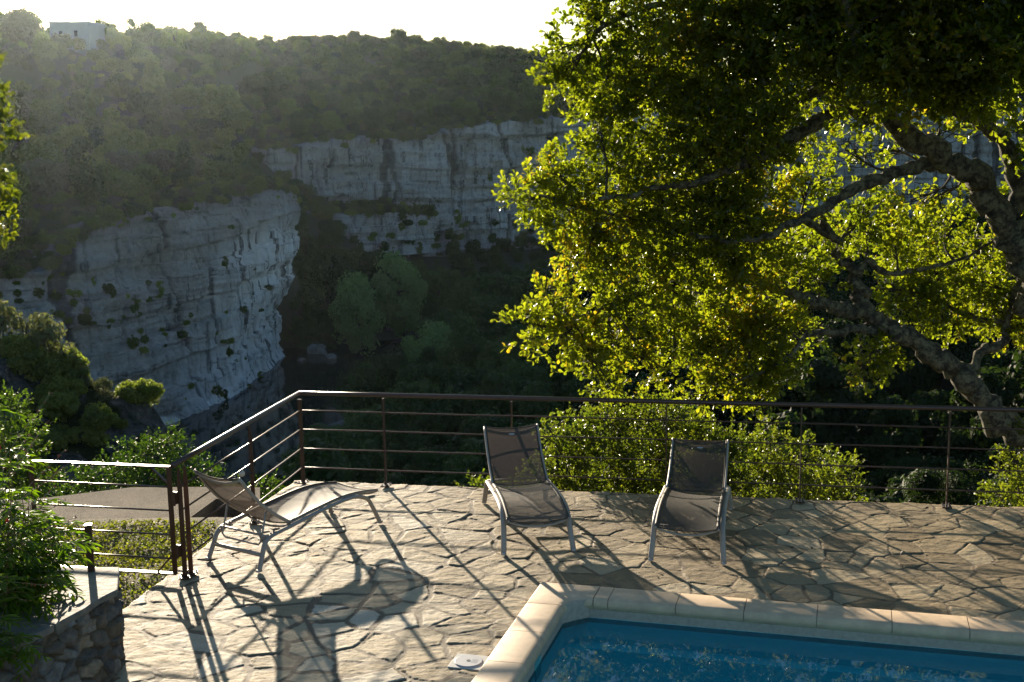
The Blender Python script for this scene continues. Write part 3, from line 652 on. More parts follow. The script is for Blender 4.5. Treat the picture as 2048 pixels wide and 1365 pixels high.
def sprays(C0, D0, n, L, lw, spread=.75):
    """each spray: a short twig from C0 along D0 carrying n leaves; returns leaf data and twig segments"""
    m = len(C0); t = np.linspace(.12, 1.0, n)[None, :]+RNG.uniform(-.05, .05, (m, n)); Lm = L*RNG.uniform(.7, 1.25, (m, 1))
    C = C0[:, None, :]+D0[:, None, :]*(t*Lm)[..., None]+RNG.normal(size=(m, n, 3))*.008
    side = rdir(m*n).reshape(m, n, 3); A = nrm(D0[:, None, :]*.65+side*spread); N = nrm(rdir(m*n).reshape(m, n, 3)*.85+np.array([0, 0, .8]))
    S = lw*RNG.uniform(.6, 1.2, (m, n))
    return C.reshape(-1, 3), A.reshape(-1, 3), N.reshape(-1, 3), S.reshape(-1)
def twigs(m, P, Q, r0=.004, r1=.002, sagk=.1):
    """many thin three-sided twigs from P to Q in one go"""
    P = np.asarray(P); Q = np.asarray(Q); d = Q-P; L = np.linalg.norm(d, axis=1, keepdims=True); u = nrm(np.cross(d, [0.3, .2, 1.0])); w = nrm(np.cross(d, u))
    mid = (P+Q)/2+rdir(len(P))*L*sagk; V = []; 
    for (pt, r) in ((P, r0), (mid, (r0+r1)/2), (Q, r1)):
        for k in range(3):
            a = 2*math.pi*k/3; V.append(pt+(u*math.cos(a)+w*math.sin(a))*r)
    V = np.stack(V, 1); n = len(P); base = (np.arange(n)*9)[:, None]
    Fs = [base+np.array([i*3+k, i*3+(k+1) % 3, (i+1)*3+(k+1) % 3, (i+1)*3+k])[None, :] for i in range(2) for k in range(3)]
    m.v.append(V.reshape(-1, 3)); m.f.setdefault(4, []).extend((np.concatenate(Fs)+m.n).tolist()); m.n += n*9

def crown_from_lobes(lobes, dens, n_leaf, L, lw, up=.15):
    """lobes: (centre, radii xyz, density multiplier). Sprays fill each lobe, thicker toward its skin"""
    Cs, Ds = [], []
    for c, r, k in lobes:
        n = max(6, int(dens*k*(r[0]*r[2]*3.14+r[0]*r[1]*1.5)))
        d = rdir(n); q = RNG.random((n, 1))**.45*np.where(RNG.random((n, 1)) < .07, RNG.uniform(1.0, 1.35, (n, 1)), 1)
        lump = 1+.22*np.sin(d[:, :1]*5+c[0]*3)+.18*np.sin(d[:, 2:]*7+c[2]*5)
        C = c+d*q*np.array(r)*lump; D = nrm(d+np.array([0, 0, up])+rdir(n)*.7)
        Cs.append(C); Ds.append(D)
    return np.concatenate(Cs), np.concatenate(Ds)

# ================================================================== THE OAK
def ppts(L): return np.array([at(x, y, Y) for x, y, Y in L])
oak = empty('oak_tree', (5.9, 12.9, -1.9), 0, 'large gnarled oak with lichen spotted limbs leaning over the back railing', 'tree')
def ok_(o): o.matrix_parent_inverse = Matrix.Translation(oak.location).inverted(); return o
SKEL = []
def limb(pts, r0, r1, n=10):
    P = spline(ppts(pts), 7); k = len(P); r = np.linspace(r0, r1, k)*(1+.13*np.sin(np.arange(k)*1.7)+.08*np.sin(np.arange(k)*.61+2))
    P = P+np.stack([.6*r0*fbm(np.arange(k)*.7, np.arange(k)*.0+r0*99, 2, 3), .6*r0*fbm(np.arange(k)*.7, np.arange(k)*.0+r0*77, 2, 4), .8*r0*fbm(np.arange(k)*.7, np.arange(k)*.0+r0*55, 2, 5)], -1)
    m = MB(); m.tube(P, r, n); V = m.v[0]; 
    nn = fbm(V[:, 0]*9+V[:, 1]*5, V[:, 2]*9, 3, 12)[:, None]*.10*np.repeat(np.append(r, []), n)[:len(V), None]*2
    cc = np.repeat(P, n, 0); m.v[0] = V+nrm(V-cc)*nn
    SKEL.append((P, r)); return m
LIMBS = [
 ([(2330, 1330, 12.9), (2230, 1060, 12.9), (2130, 800, 12.9), (2085, 640, 12.9), (2042, 520, 12.8), (1998, 425, 12.7), (1950, 352, 12.6), (1870, 300, 12.5), (1780, 240, 12.4), (1690, 205, 12.3), (1662, 150, 12.1), (1650, 80, 12.0), (1655, -30, 11.8), (1600, -220, 11.6), (1500, -420, 11.4)], .195, .028, 14),
 ([(2020, 470, 12.8), (2036, 370, 12.7), (2005, 285, 12.6), (1945, 235, 12.4), (1850, 205, 12.0), (1760, 150, 11.6), (1700, 60, 11.2), (1700, -150, 10.6), (1760, -400, 10.2)], .095, .035, 10),
 ([(1965, 365, 12.7), (1885, 328, 12.6), (1800, 345, 12.5), (1720, 372, 12.4), (1650, 412, 12.3), (1575, 452, 12.3), (1480, 482, 12.3), (1380, 470, 12.3)], .085, .022, 10),
 ([(1700, 212, 12.3), (1650, 235, 12.3), (1560, 290, 12.2), (1480, 330, 12.2), (1400, 360, 12.3), (1300, 380, 12.4), (1200, 400, 12.5)], .08, .02, 8),
 ([(1695, 215, 12.3), (1640, 185, 12.4), (1560, 215, 12.6), (1500, 250, 12.7), (1400, 260, 12.9), (1290, 270, 13.0)], .06, .02, 8),
 ([(1662, 140, 12.1), (1560, 60, 12.1), (1440, 20, 12.2), (1330, 10, 12.4), (1230, 40, 12.6), (1160, 80, 12.7)], .055, .015, 8),
 ([(2330, 1330, 12.9), (2180, 1010, 13.0), (2060, 890, 13.1), (1990, 830, 13.1), (1938, 765, 13.1), (1895, 728, 13.1), (1845, 696, 13.1), (1795, 667, 13.1), (1757, 640, 13.1), (1725, 612, 13.1), (1718, 585, 13.1), (1712, 550, 13.1), (1685, 515, 13.1), (1662, 475, 13.0), (1648, 430, 12.9)], .165, .03, 12),
 ([(1728, 622, 13.1), (1690, 622, 13.1), (1652, 611, 13.1), (1600, 595, 13.1), (1557, 573, 13.1), (1480, 548, 13.1), (1380, 560, 13.0), (1280, 590, 12.9), (1180, 630, 12.8), (1080, 655, 12.8)], .085, .015, 8),
 ([(1752, 662, 13.1), (1706, 658, 13.0), (1676, 668, 12.9), (1627, 667, 12.8), (1597, 688, 12.7), (1555, 730, 12.6), (1480, 760, 12.6)], .05, .012, 8),
 ([(1712, 550, 13.1), (1734, 524, 13.1), (1781, 548, 13.1), (1834, 540, 13.1), (1882, 529, 13.1), (1932, 515, 13.1), (1990, 480, 13.1)], .04, .012, 7),
 ([(1944, 742, 13.1), (1964, 702, 13.2), (2005, 688, 13.2), (2014, 648, 13.3), (2028, 594, 13.3), (2044, 555, 13.4), (2090, 500, 13.5)], .06, .03, 8),
 ([(2013, 642, 13.3), (1944, 635, 13.4), (1896, 612, 13.4), (1868, 594, 13.4), (1810, 580, 13.4)], .035, .01, 7),
 ([(1660, 470, 13.0), (1600, 440, 12.9), (1500, 440, 12.8), (1400, 450, 12.8), (1300, 440, 12.8), (1180, 420, 12.8), (1080, 390, 12.8)], .045, .012, 7),
 ([(2005, 500, 12.8), (2080, 420, 12.6), (2180, 300, 12.2), (2250, 100, 11.6), (2300, -200, 11.0), (2200, -500, 10.4)], .10, .04, 9),
 ([(1650, 60, 12.0), (1500, -120, 12.0), (1350, -280, 12.0), (1230, -420, 12.0)], .06, .02, 7),
 ([(2300, -200, 11.0), (2000, -420, 10.4), (1750, -620, 10.2), (1500, -740, 10.2), (1300, -800, 10.4)], .07, .02, 7)]
trunk = None
for i, (pts, r0, r1, n) in enumerate(LIMBS):
    o = limb(pts, r0, r1, n).build('trunk' if i == 0 else 'limb', MAT['bark'], oak, True); ok_(o)
def PL(px, py, Y, rx, ry, rd=None, k=1.0):
    c = at(px, py, Y); s = Y/F; return (c, (rx*s, (rd or (rx+ry)/2*(1.15 if k > 1 else .75))*s, ry*s), k)
lobes = [PL(*(a if not (len(a) == 5 and a[0] < 1420 and a[1] > 560) else a+(None, .72))) for a in [
 # left flank, lit
 (1230, 40, 12.8, 70, 60), (1170, 20, 12.7, 30, 40), (1150, 140, 12.8, 45, 28), (1110, 165, 12.8, 34, 24), (1125, 95, 12.7, 28, 26), (1220, 165, 12.8, 80, 60),
 (1190, 250, 12.8, 52, 38), (1290, 110, 12.9, 90, 80), (1340, 220, 12.9, 100, 80, None, 1.15), (1235, 330, 12.8, 70, 50), (1120, 350, 12.9, 62, 42), (1065, 395, 12.9, 52, 42),
 (1150, 430, 12.9, 80, 55), (1250, 430, 12.9, 90, 70), (1180, 500, 12.9, 70, 38), (1240, 560, 12.9, 80, 45), (1380, 350, 12.8, 110, 90, None, 1.25), (1340, 490, 12.8, 100, 70),
 (1105, 595, 12.9, 48, 26), (1150, 630, 12.8, 80, 36), (1060, 645, 12.8, 48, 24), (1120, 680, 12.8, 70, 30), (1230, 690, 12.8, 80, 42), (1180, 725, 12.8, 50, 24),
 (1260, 640, 12.9, 90, 50), (1380, 610, 12.8, 90, 55), (1310, 745, 12.7, 42, 26), (1210, 772, 12.7, 34, 20), (1350, 700, 12.8, 60, 35),
 # middle, dark
 (1430, 120, 12.4, 120, 110, None, 1.2), (1480, 260, 12.3, 110, 90, None, 1.3), (1450, 440, 12.6, 100, 80, None, 1.25), (1540, 380, 12.8, 90, 60, None, .7), (1560, 80, 12.0, 120, 110, None, 1.3),
 (1500, 520, 12.8, 90, 60, None, 1.15), (1400, 20, 12.2, 120, 90, None, 1.2), (1600, 260, 12.6, 70, 40, None, .7),
 (1720, 60, 11.6, 130, 110, None, 1.25), (1860, 80, 11.4, 130, 110, None, 1.25), (1990, 90, 11.3, 120, 120, None, 1.25), (1780, 150, 11.6, 120, 70, None, 1.3), (1920, 170, 11.6, 110, 50, None, 1.2),
 (1650, -20, 11.6, 120, 80, None, 1.3), (1850, -30, 11.3, 140, 80, None, 1.3), (2050, 20, 11.2, 100, 100, None, 1.4),
 # right side lit clumps
 (1460, 640, 12.8, 80, 60), (1500, 700, 12.7, 75, 60), (1540, 640, 12.8, 60, 45), (1440, 730, 12.7, 50, 55), (1560, 740, 12.6, 45, 40), (1480, 780, 12.7, 60, 26), (1400, 790, 12.7, 30, 20),
 (1600, 520, 13.2, 60, 45, None, .9), (1640, 560, 13.2, 40, 30, None, .6), (1790, 490, 13.3, 80, 45, None, .8), (1890, 450, 13.4, 60, 40, None, .6), (1870, 545, 13.4, 70, 45, None, .8), (1780, 580, 13.4, 50, 30, None, .7), (1960, 560, 13.5, 60, 50, None, .9),
 (1890, 640, 13.4, 60, 34), (1830, 610, 13.4, 55, 30), (1990, 620, 13.5, 60, 40), (2040, 650, 13.4, 40, 40), (1740, 710, 13.0, 42, 24), (1725, 750, 13.0, 24, 18), (1775, 700, 13.1, 30, 20),
 (1700, 450, 13.1, 60, 40, None, .6), (1740, 400, 13.2, 50, 30, None, .4), (1620, 370, 13.0, 60, 50, None, .5), (1960, 500, 13.4, 50, 40, None, .6), (2030, 470, 13.3, 40, 60, None, .6),
 (1690, 300, 12.9, 50, 40, None, .35), (1900, 380, 13.0, 30, 20, None, .4), (2030, 250, 12.6, 50, 70, None, .5), (2035, 390, 13.0, 30, 30, None, .5), (1955, 255, 12.6, 26, 26, None, .4),
 (1790, 300, 13.0, 50, 26, None, .45), (1820, 400, 13.2, 50, 30, None, .5), (1750, 455, 13.2, 50, 36, None, .5), (1880, 250, 12.8, 40, 24, None, .5),
 # deeper lobes
 (1450, 600, 15.5, 90, 70, None, .8), (1560, 660, 15.2, 60, 50, None, .7), (1350, 560, 15.5, 90, 70, None, .8), (1620, 500, 15.5, 60, 50, None, .7), (1500, 500, 15.5, 90, 60, None, .8), (1830, 500, 15.5, 80, 50, None, .6), (1980, 600, 15.5, 60, 60, None, .7),
 # above the frame and beyond its right edge
 (1250, -120, 12.6, 120, 110), (1330, -300, 12.3, 130, 110), (1500, -150, 12.0, 150, 120), (1700, -200, 11.4, 170, 130, None, 1.1), (1950, -200, 11.0, 170, 140, None, 1.1),
 (2200, -50, 11.4, 150, 200), (2250, 250, 12.0, 140, 140), (2200, 480, 13.0, 110, 110), (1280, -520, 12.0, 80, 50, None, .4), (1480, -420, 11.6, 130, 80, None, .7), (1720, -430, 11.0, 150, 90, None, .8), (2000, -460, 10.6, 160, 100, None, .8),
 (2250, -350, 10.8, 180, 180), (1200, -700, 10.6, 40, 26, None, .5), (1330, -720, 10.4, 60, 36, None, .5), (1500, -700, 10.2, 75, 46, None, .5), (1680, -760, 10.0, 95, 50, None, .55), (1880, -760, 9.9, 110, 70, None, .6), (2080, -760, 10.0, 120, 80, None, .6), (1420, -850, 10.0, 70, 40, None, .5), (1700, -920, 9.8, 110, 60, None, .6),
 (2250, 760, 13.6, 120, 120, None, .8), (2400, 500, 13.0, 150, 200)]]
C0, D0 = crown_from_lobes(lobes, 290, 10, .16, .062)
C, A, N, S = sprays(C0, D0, 11, .17, .065)
print('oak leaves', len(C))
ok_(link('crown', leafmesh('crown', C, A, N, S, OAK, MAT['oak_leaf']), oak))
m = MB(); skp = np.concatenate([s[0] for s in SKEL])
def branchlets(m, lobes, C0, D0, skp, Lsp=.15, r=.016):
    twigs(m, C0[::2], (C0+D0*Lsp)[::2], .0035, .0015, .05)
    cs = np.array([l[0] for l in lobes]); 
    for c in cs:
        d = np.linalg.norm(skp-c, axis=1); j = np.argsort(d)[:6][RNG.integers(0, 6)]; q = skp[j]
        P = spline([q, (q*.55+c*.45)+rdir(1)[0]*d[j]*.12, c], 5); m.tube(P, np.linspace(r, r*.45, len(P)), 6)
        near = np.argsort(np.linalg.norm(C0-c, axis=1))[:26]; near = near[RNG.permutation(len(near))[:16]]
        st = P[RNG.integers(len(P)//2, len(P), len(near))]; twigs(m, st, C0[near], r*.42, .003, .12)
branchlets(m, lobes, C0, D0, skp)
ok_(m.build('branchlets', MAT['twig'], oak))

# ------------------------------------------------------------------ bushes behind the railing
def bush(name, label, cat, lobes, dens, nl, L, lw, T, mat, base, group=None, tw=.008):
    root = empty(name, tuple(base), 0, label, cat, group)
    C0, D0 = crown_from_lobes(lobes, dens, nl, L, lw, .3); C, A, N, S = sprays(C0, D0, nl, L, lw)
    o = link('foliage', leafmesh('foliage', C, A, N, S, T, mat), root); o.matrix_parent_inverse = Matrix.Translation(root.location).inverted()
    m = MB(); b = np.array(base); sk = []
    for l in lobes:
        P = spline([b+RNG.normal(size=3)*[.1, .1, 0], (b*.5+l[0]*.5)+RNG.normal(size=3)*.08, l[0]], 5); m.tube(P, np.linspace(tw*2.2, tw*.8, len(P)), 6); sk.append(P)
    sk = np.concatenate(sk); cs = C0[::3]; j = [np.argmin(np.linalg.norm(sk-c, axis=1)) for c in cs]; twigs(m, sk[j], cs, tw*.5, .002, .1)
    o = m.build('branches', MAT['twig'], root); o.matrix_parent_inverse = Matrix.Translation(root.location).inverted(); return root
bush('oak_bush', 'broad yellow-green oak bush behind the railing, between and left of the two pool-facing loungers', 'bush', [PL(*a) for a in [
 (1150, 880, 13.2, 60, 40), (1120, 930, 13.2, 60, 50), (1230, 850, 13.3, 80, 50), (1330, 840, 13.4, 70, 42), (1220, 930, 13.2, 90, 60), (1320, 920, 13.2, 90, 70), (1270, 1000, 13.1, 140, 60), (1120, 1000, 13.1, 90, 50), (1400, 880, 13.4, 60, 42), (1400, 950, 13.2, 80, 60), (1100, 860, 13.2, 18, 14),
 (1460, 900, 13.2, 60, 36), (1460, 980, 13.2, 80, 60), (955, 975, 12.75, 24, 16), (985, 985, 12.75, 24, 22), (1030, 990, 12.9, 60, 30)]], 420, 9, .12, .047, OAK, MAT['bush_leaf'], at(1280, 1350, 13.3))
bush('oak_bush', 'smaller bush with yellowing leaves behind the thin railing post, right of the right-hand lounger', 'bush', [PL(*a) for a in [
 (1540, 890, 13.3, 44, 32), (1540, 950, 13.2, 60, 50), (1620, 920, 13.2, 36, 34), (1600, 980, 13.1, 70, 44), (1680, 950, 13.2, 34, 38), (1660, 995, 13.1, 55, 34), (1590, 880, 13.3, 16, 16)]], 420, 9, .12, .045, OAK, MAT['bush_leaf'], at(1600, 1350, 13.3))
bush('oak_bush', 'glossy leaved bush under the leaning oak trunk at the right end of the railing', 'bush', [PL(*a) for a in [
 (2035, 925, 13.0, 40, 30), (2060, 970, 12.9, 50, 40), (2000, 990, 12.8, 36, 22), (1970, 1005, 12.8, 22, 14), (2110, 1000, 12.8, 60, 50), (2055, 870, 13.0, 24, 22)]], 420, 9, .12, .045, OAK, MAT['bush_leaf'], at(2080, 1350, 13.1))
# shrubs beyond the gate
bush('evergreen_shrub', 'bright green fine leaved shrub above the concrete slab, beyond the gate', 'shrub', [PL(*a) for a in [
 (290, 910, 14.5, 50, 34), (330, 890, 14.6, 40, 30), (370, 920, 14.4, 44, 32), (400, 950, 14.2, 44, 30), (240, 940, 14.2, 60, 26), (170, 960, 14.0, 50, 20), (310, 960, 14.0, 90, 34), (430, 975, 13.8, 34, 30), (350, 1000, 13.9, 90, 34), (190, 990, 13.9, 80, 26)]], 420, 9, .12, .034, ROUND, MAT['shrub_leaf'], at(300, 1250, 14.2))
bush('evergreen_shrub', 'low yellow-green shrub showing between the rods behind the left lounger', 'shrub', [PL(*a) for a in [
 (520, 975, 13.5, 40, 18), (490, 1000, 13.4, 40, 28), (545, 990, 13.3, 30, 20), (500, 1030, 13.2, 50, 28)]], 420, 9, .11, .034, ROUND, MAT['shrub_leaf'], at(510, 1250, 13.4))
bush('evergreen_shrub', 'dark green bushy shrub at the left edge, beyond the gate and below the spur', 'shrub', [PL(*a) for a in [
 (20, 820, 17, 40, 40), (40, 880, 16.5, 50, 40), (10, 930, 16, 60, 50), (60, 950, 16, 50, 30), (-50, 880, 16.5, 80, 80), (100, 1000, 15.5, 60, 30)]], 300, 9, .14, .045, ROUND, MAT['shrub_leaf'], at(30, 1250, 16.5))
# autumn tree entering at the left edge
at_tree = empty('maple_tree', (-4.9, 9.6, -.4), 0, 'autumn tinted small tree whose leafy branch tips enter at the left edge', 'tree')
lb = [PL(*a) for a in [(-6, 145, 9.6, 16, 24), (4, 198, 9.6, 20, 12), (8, 245, 9.6, 20, 18), (-30, 230, 9.6, 36, 30), (4, 280, 9.6, 18, 10), (-30, 350, 9.6, 34, 40), (4, 385, 9.6, 14, 12), (2, 430, 9.6, 20, 18), (-40, 430, 9.6, 30, 30), (-2, 335, 9.6, 12, 8), (2, 460, 9.6, 14, 8),
  (-190, 100, 9.7, 110, 100), (-200, 300, 9.7, 110, 140), (-320, 200, 9.8, 150, 150)]]
C0, D0 = crown_from_lobes(lb, 330, 10, .14, .05); C, A, N, S = sprays(C0, D0, 9, .13, .046)
def par(o, r): o.matrix_parent_inverse = Matrix.Translation(r.location).inverted(); return o
par(link('crown', leafmesh('crown', C, A, N, S, MAPLE, MAT['autumn_leaf']), at_tree), at_tree)
m = MB(); P = spline([(-4.9, 9.6, -.6), (-4.95, 9.6, 1.0), (-4.85, 9.65, 2.4), (-4.6, 9.7, 3.6), (-4.7, 9.7, 4.8)], 5); m.tube(P, np.linspace(.10, .03, len(P)), 8)
for l in lb:
    j = np.argmin(np.linalg.norm(P-l[0], axis=1)); m.tube(spline([P[j], (P[j]+l[0])/2+[0, 0, .05], l[0]], 4), .012, 5)
twigs(m, C0[::2], (C0+D0*.13)[::2], .003, .0015)
par(m.build('trunk', MAT['bark'], at_tree, True), at_tree)

# ================================================================== GROUND BESIDE THE TERRACE
xs = np.arange(-9, -2.2, .05); ys = np.arange(4.4, 11.7, .05); X, Y = np.meshgrid(xs, ys)
Z = -.05+.03*fbm(X*2, Y*2, 4, 8)-.05*smooth(-6, -9, X)
idx = np.arange(X.size).reshape(X.shape); Fq = np.stack([idx[:-1, :-1], idx[:-1, 1:], idx[1:, 1:], idx[1:, :-1]], -1).reshape(-1, 4)
tp = poly_in(X, Y, [tuple(p) for p in EDGE]+[(3, 4.3), (3, 12.7)]); Z = np.where(tp, -.19, Z)
m_, n, l, b = newmat('dry_lawn_soil'); v = coords(n, l); t = noise_node(n, l, 6, 8, .8, v); t2 = noise_node(n, l, 60, 4, .7, v)
c = ramp(n, l, t.outputs[0], [(.35, (.13, .085, .04)), (.55, (.15, .12, .05)), (.7, (.11, .13, .03))]); c = mixc(n, l, .8, c, ramp(n, l, t2.outputs[0], [(.3, (.5, .5, .5)), (.6, (1, 1, 1))]), 'MULTIPLY')
l.new(c, b.inputs['Base Color']); b.inputs['Roughness'].default_value = .9; bump(n, l, t2.outputs[0], b, .8, .02)
tag(link('ground', mesh('ground', np.stack([X, Y, Z], -1), [Fq], m_, True)), 'dry grassy soil strip between the terrace and the concrete slab', 'ground', kind='structure')
# grass and clover
n_ = 52000; gx = RNG.uniform(-6.5, -2.2, n_); gy = RNG.uniform(8.3, 11.5, n_)
cl = fbm(gx*2.2, gy*2.2, 3, 44); far = smooth(9.6, 11.2, gy)
ok = (~poly_in(gx, gy, [tuple(p) for p in EDGE]+[(3, 4.3), (3, 12.7)])) & (cl+.1*far+RNG.uniform(-.25, .25, n_) > -.10)
gx, gy = gx[ok], gy[ok]; n_ = len(gx); C = np.stack([gx, gy, -.05+.03*fbm(gx*2, gy*2, 4, 8)+RNG.uniform(-.005, .02, n_)+.02*(cl[ok] > .1)*RNG.random(n_)], -1)
xe = RNG.uniform(-4.3, -2.8, 7000); ye = RNG.uniform(8.0, 10.6, 7000); oe = (~poly_in(xe, ye, [tuple(p) for p in EDGE]+[(3, 4.3), (3, 12.7)])); xe, ye = xe[oe], ye[oe]
C = np.concatenate([C, np.stack([xe, ye, -.05+.03*fbm(xe*2, ye*2, 4, 8)+RNG.uniform(-.005, .015, len(xe))], -1)]); n_ = len(C)
D = rdir(n_)*[1, 1, .25]+[0, 0, .35]; V, Fq = leaves(C, D, rdir(n_)*.6+[0, 0, .8], RNG.uniform(.012, .034, n_), ROUND)
MAT['grass'] = leafmat('grass_clover', (.07, .11, .010), (.17, .18, .028), .5, .5, .4, (2.4, 2.2, .7), None, 2.5)
tag(link('grass', mesh('grass', V, [Fq], MAT['grass'])), 'patchy sunlit clover and dry grass beyond the gate', 'grass', kind='stuff')
# fallen leaves on the paving
n_ = 70; gx = RNG.uniform(.4, 4.6, n_); gy = RNG.uniform(9.6, 11.4, n_)
hz, _, _ = stones(gx, gy)
for i in range(0):
    pass
V, Fq = leaves(np.stack([gx, gy, hz+.008], -1), rdir(n_)*[1, 1, .2], rdir(n_)*.4+[0, 0, 1], RNG.uniform(.02, .045, n_), OAK)
tag(link('fallen_leaves', mesh('fallen_leaves', V, [Fq], MAT['leaflitter'])), 'few dry brown oak leaves scattered on the shaded paving', 'leaves', kind='stuff')

# concrete slab with an opening
sl_ = empty('concrete_slab', (-4, 12.2, -.1), 0, 'rough concrete roof slab with a dark opening, beyond the gate and grass', 'slab')
def poly_prism(m, pts, z0, z1):
    n = len(pts); V = [(x, y, z0) for x, y in pts]+[(x, y, z1) for x, y in pts]
    m.add(V, [tuple(range(n, 2*n)), tuple(range(n))[::-1]]+[(i, (i+1) % n, n+(i+1) % n, n+i) for i in range(n)])
s_ = lambda x, y: tuple(gz(x, y, -.06)[:2])
hole = [s_(378, 1041), s_(520, 1045), s_(520, 1003), s_(432, 998)]
m = MB(); 
poly_prism(m, [s_(-260, 1075), s_(90, 1053), s_(378, 1057), s_(520, 1061), hole[1], hole[0], (hole[0][0]-.02, hole[0][1]+.02), s_(-260, 1030)], -.30, -.06)
poly_prism(m, [s_(-260, 1029.5), (hole[0][0]-.021, hole[0][1]+.021), hole[3], s_(436, 974), s_(262, 975), s_(100, 995), s_(30, 1001), s_(-260, 1003)], -.30, -.0602)
poly_prism(m, [hole[3], hole[2], s_(520, 975), s_(437, 974)], -.30, -.0604)
par(m.build('slab', MAT['conc'], sl_), sl_)
m = MB(); hp = hole; cx = np.mean([h[0] for h in hp]); cy_ = np.mean([h[1] for h in hp])
for i in range(4):
    a, b_ = hp[i], hp[(i+1) % 4]; m.add([(a[0], a[1], -1.6), (b_[0], b_[1], -1.6), (b_[0], b_[1], -.301), (a[0], a[1], -.301)], [(0, 1, 2, 3)])
m.add([(h[0], h[1], -1.6) for h in hp], [(0, 1, 2, 3)]); par(m.build('shaft', MAT['concd'], sl_), sl_)

# ================================================================== LOW STONE WALL WITH CAP AND PLANTS
CZ = .62
K = gz(226, 1180, CZ)[:2]; KB = gz(231, 1142, CZ)[:2]; KL = gz(0, 1306, CZ)[:2]; wd = (KL-K)/np.linalg.norm(KL-K)
KB = K+(KB-K)*1.25
K2 = K+wd*5.5; inn = np.array([-wd[1], wd[0]]); 
if inn@(np.array([-5, 9])-K) < 0: inn = -inn
wl = empty('stone_wall', (K[0], K[1], 0), 0, 'low rubble stone retaining wall with a pale slab cap in the lower left corner', 'wall')
path = np.vstack([K2, K+wd*.10, K, KB, KB+inn*2.2+ (KB-K)*.0]); path = path[:4]
path = np.vstack([path, KB+(gz(120, 1134, CZ)[:2]-KB)*4])
# arc-length path with rounded corners
dens_ = []; cum = [0]
for a, b_ in zip(path[:-1], path[1:]): cum.append(cum[-1]+np.linalg.norm(b_-a))
sarr = np.arange(0, cum[-1], .012); px_ = np.interp(sarr, cum, path[:, 0]); py_ = np.interp(sarr, cum, path[:, 1])
ker = np.ones(13)/13; pxs = np.convolve(np.pad(px_, 6, 'edge'), ker, 'valid'); pys = np.convolve(np.pad(py_, 6, 'edge'), ker, 'valid')
tx, ty = np.gradient(pxs), np.gradient(pys); nx_, ny_ = ty, -tx; q = np.hypot(nx_, ny_); nx_ /= q; ny_ /= q
mid = len(sarr)//2
if (np.array([nx_[mid], ny_[mid]])@(np.array([-.2, 8])-np.array([pxs[mid], pys[mid]]))) < 0: nx_, ny_ = -nx_, -ny_
zz = np.arange(-.2, CZ-.03, .012); Sg, Zg = np.meshgrid(sarr, zz)
def rubble(S, Zv):
    wx = S+.05*fbm(S*5, Zv*5, 2, 5); wz = Zv+.04*fbm(S*5, Zv*5, 2, 9); qx = wx/.155; qy = wz/.105; ix = np.floor(qx).astype(int); iy = np.floor(qy).astype(int)
    T = np.random.default_rng(12).random((256, 256, 5)).astype(np.float32); d1 = np.full(S.shape, 1e9); d2 = d1.copy(); id1 = np.zeros(S.shape+(5,)); p1 = np.zeros(S.shape+(2,)); p2 = p1.copy()
    for dx in (-1, 0, 1):
        for dy in (-1, 0, 1):
            c = T[(ix+dx) & 255, (iy+dy) & 255]; sx = (ix+dx+.5+(c[..., 0]-.5)*.9)*.155; sy = (iy+dy+.5+(c[..., 1]-.5)*.9)*.105
            d = (wx-sx)**2+((wz-sy)*1.2)**2; s = np.stack([sx, sy], -1); n1 = d < d1; n2 = (~n1) & (d < d2)
            p2 = np.where(n1[..., None], p1, np.where(n2[..., None], s, p2)); d2 = np.where(n1, d1, np.where(n2, d, d2)); p1 = np.where(n1[..., None], s, p1); d1 = np.where(n1, d, d1); id1 = np.where(n1[..., None], c, id1)
    e = (d2-d1)/(2*np.linalg.norm(p2-p1, axis=-1)+1e-9); mk = smooth(.003, .016, e)
    return mk*(.045+.03*(id1[..., 2]-.5)+.05*fbm(S*11+id1[..., 3]*9, Zv*11, 4, 71)+.6*(wx-p1[..., 0])*(id1[..., 3]-.5)*.5)+(1-mk)*.012*fbm(S*30, Zv*30, 2, 3), id1[..., 3], 1-mk
hh, tn, mr = rubble(Sg, Zg)
ii = np.arange(len(sarr)); Xw = pxs[ii][None, :]+nx_[None, :]*(hh-.03); Yw = pys[None, :]+ny_[None, :]*(hh-.03)
idx = np.arange(Sg.size).reshape(Sg.shape); Fq = np.stack([idx[:-1, :-1], idx[:-1, 1:], idx[1:, 1:], idx[1:, :-1]], -1).reshape(-1, 4)
def wallmat():
    m, n, l, b = newmat('rubble_stone'); v = coords(n, l); tone = n.new('ShaderNodeAttribute'); tone.attribute_name = 'tone'; mo = n.new('ShaderNodeAttribute'); mo.attribute_name = 'mortar'
    t = noise_node(n, l, 16, 8, .7, v); st = ramp(n, l, tone.outputs['Fac'], [(0, (.07, .067, .064)), (.3, (.14, .14, .137)), (.5, (.14, .105, .07)), (.7, (.20, .205, .205)), (1, (.30, .24, .17))])
    c = mixc(n, l, .9, st, ramp(n, l, t.outputs[0], [(.32, (.45, .42, .38)), (.6, (1.1, 1.1, 1.1))]), 'MULTIPLY')
    l.new(mixc(n, l, mo.outputs['Fac'], c, (.12, .085, .055)), b.inputs['Base Color']); b.inputs['Roughness'].default_value = .85; bump(n, l, t.outputs[0], b, .7, .02); return m
par(link('rubble_face', mesh('rubble_face', np.stack([Xw, Yw, Zg], -1), [Fq], wallmat(), True, {'tone': tn, 'mortar': mr}), wl), wl)
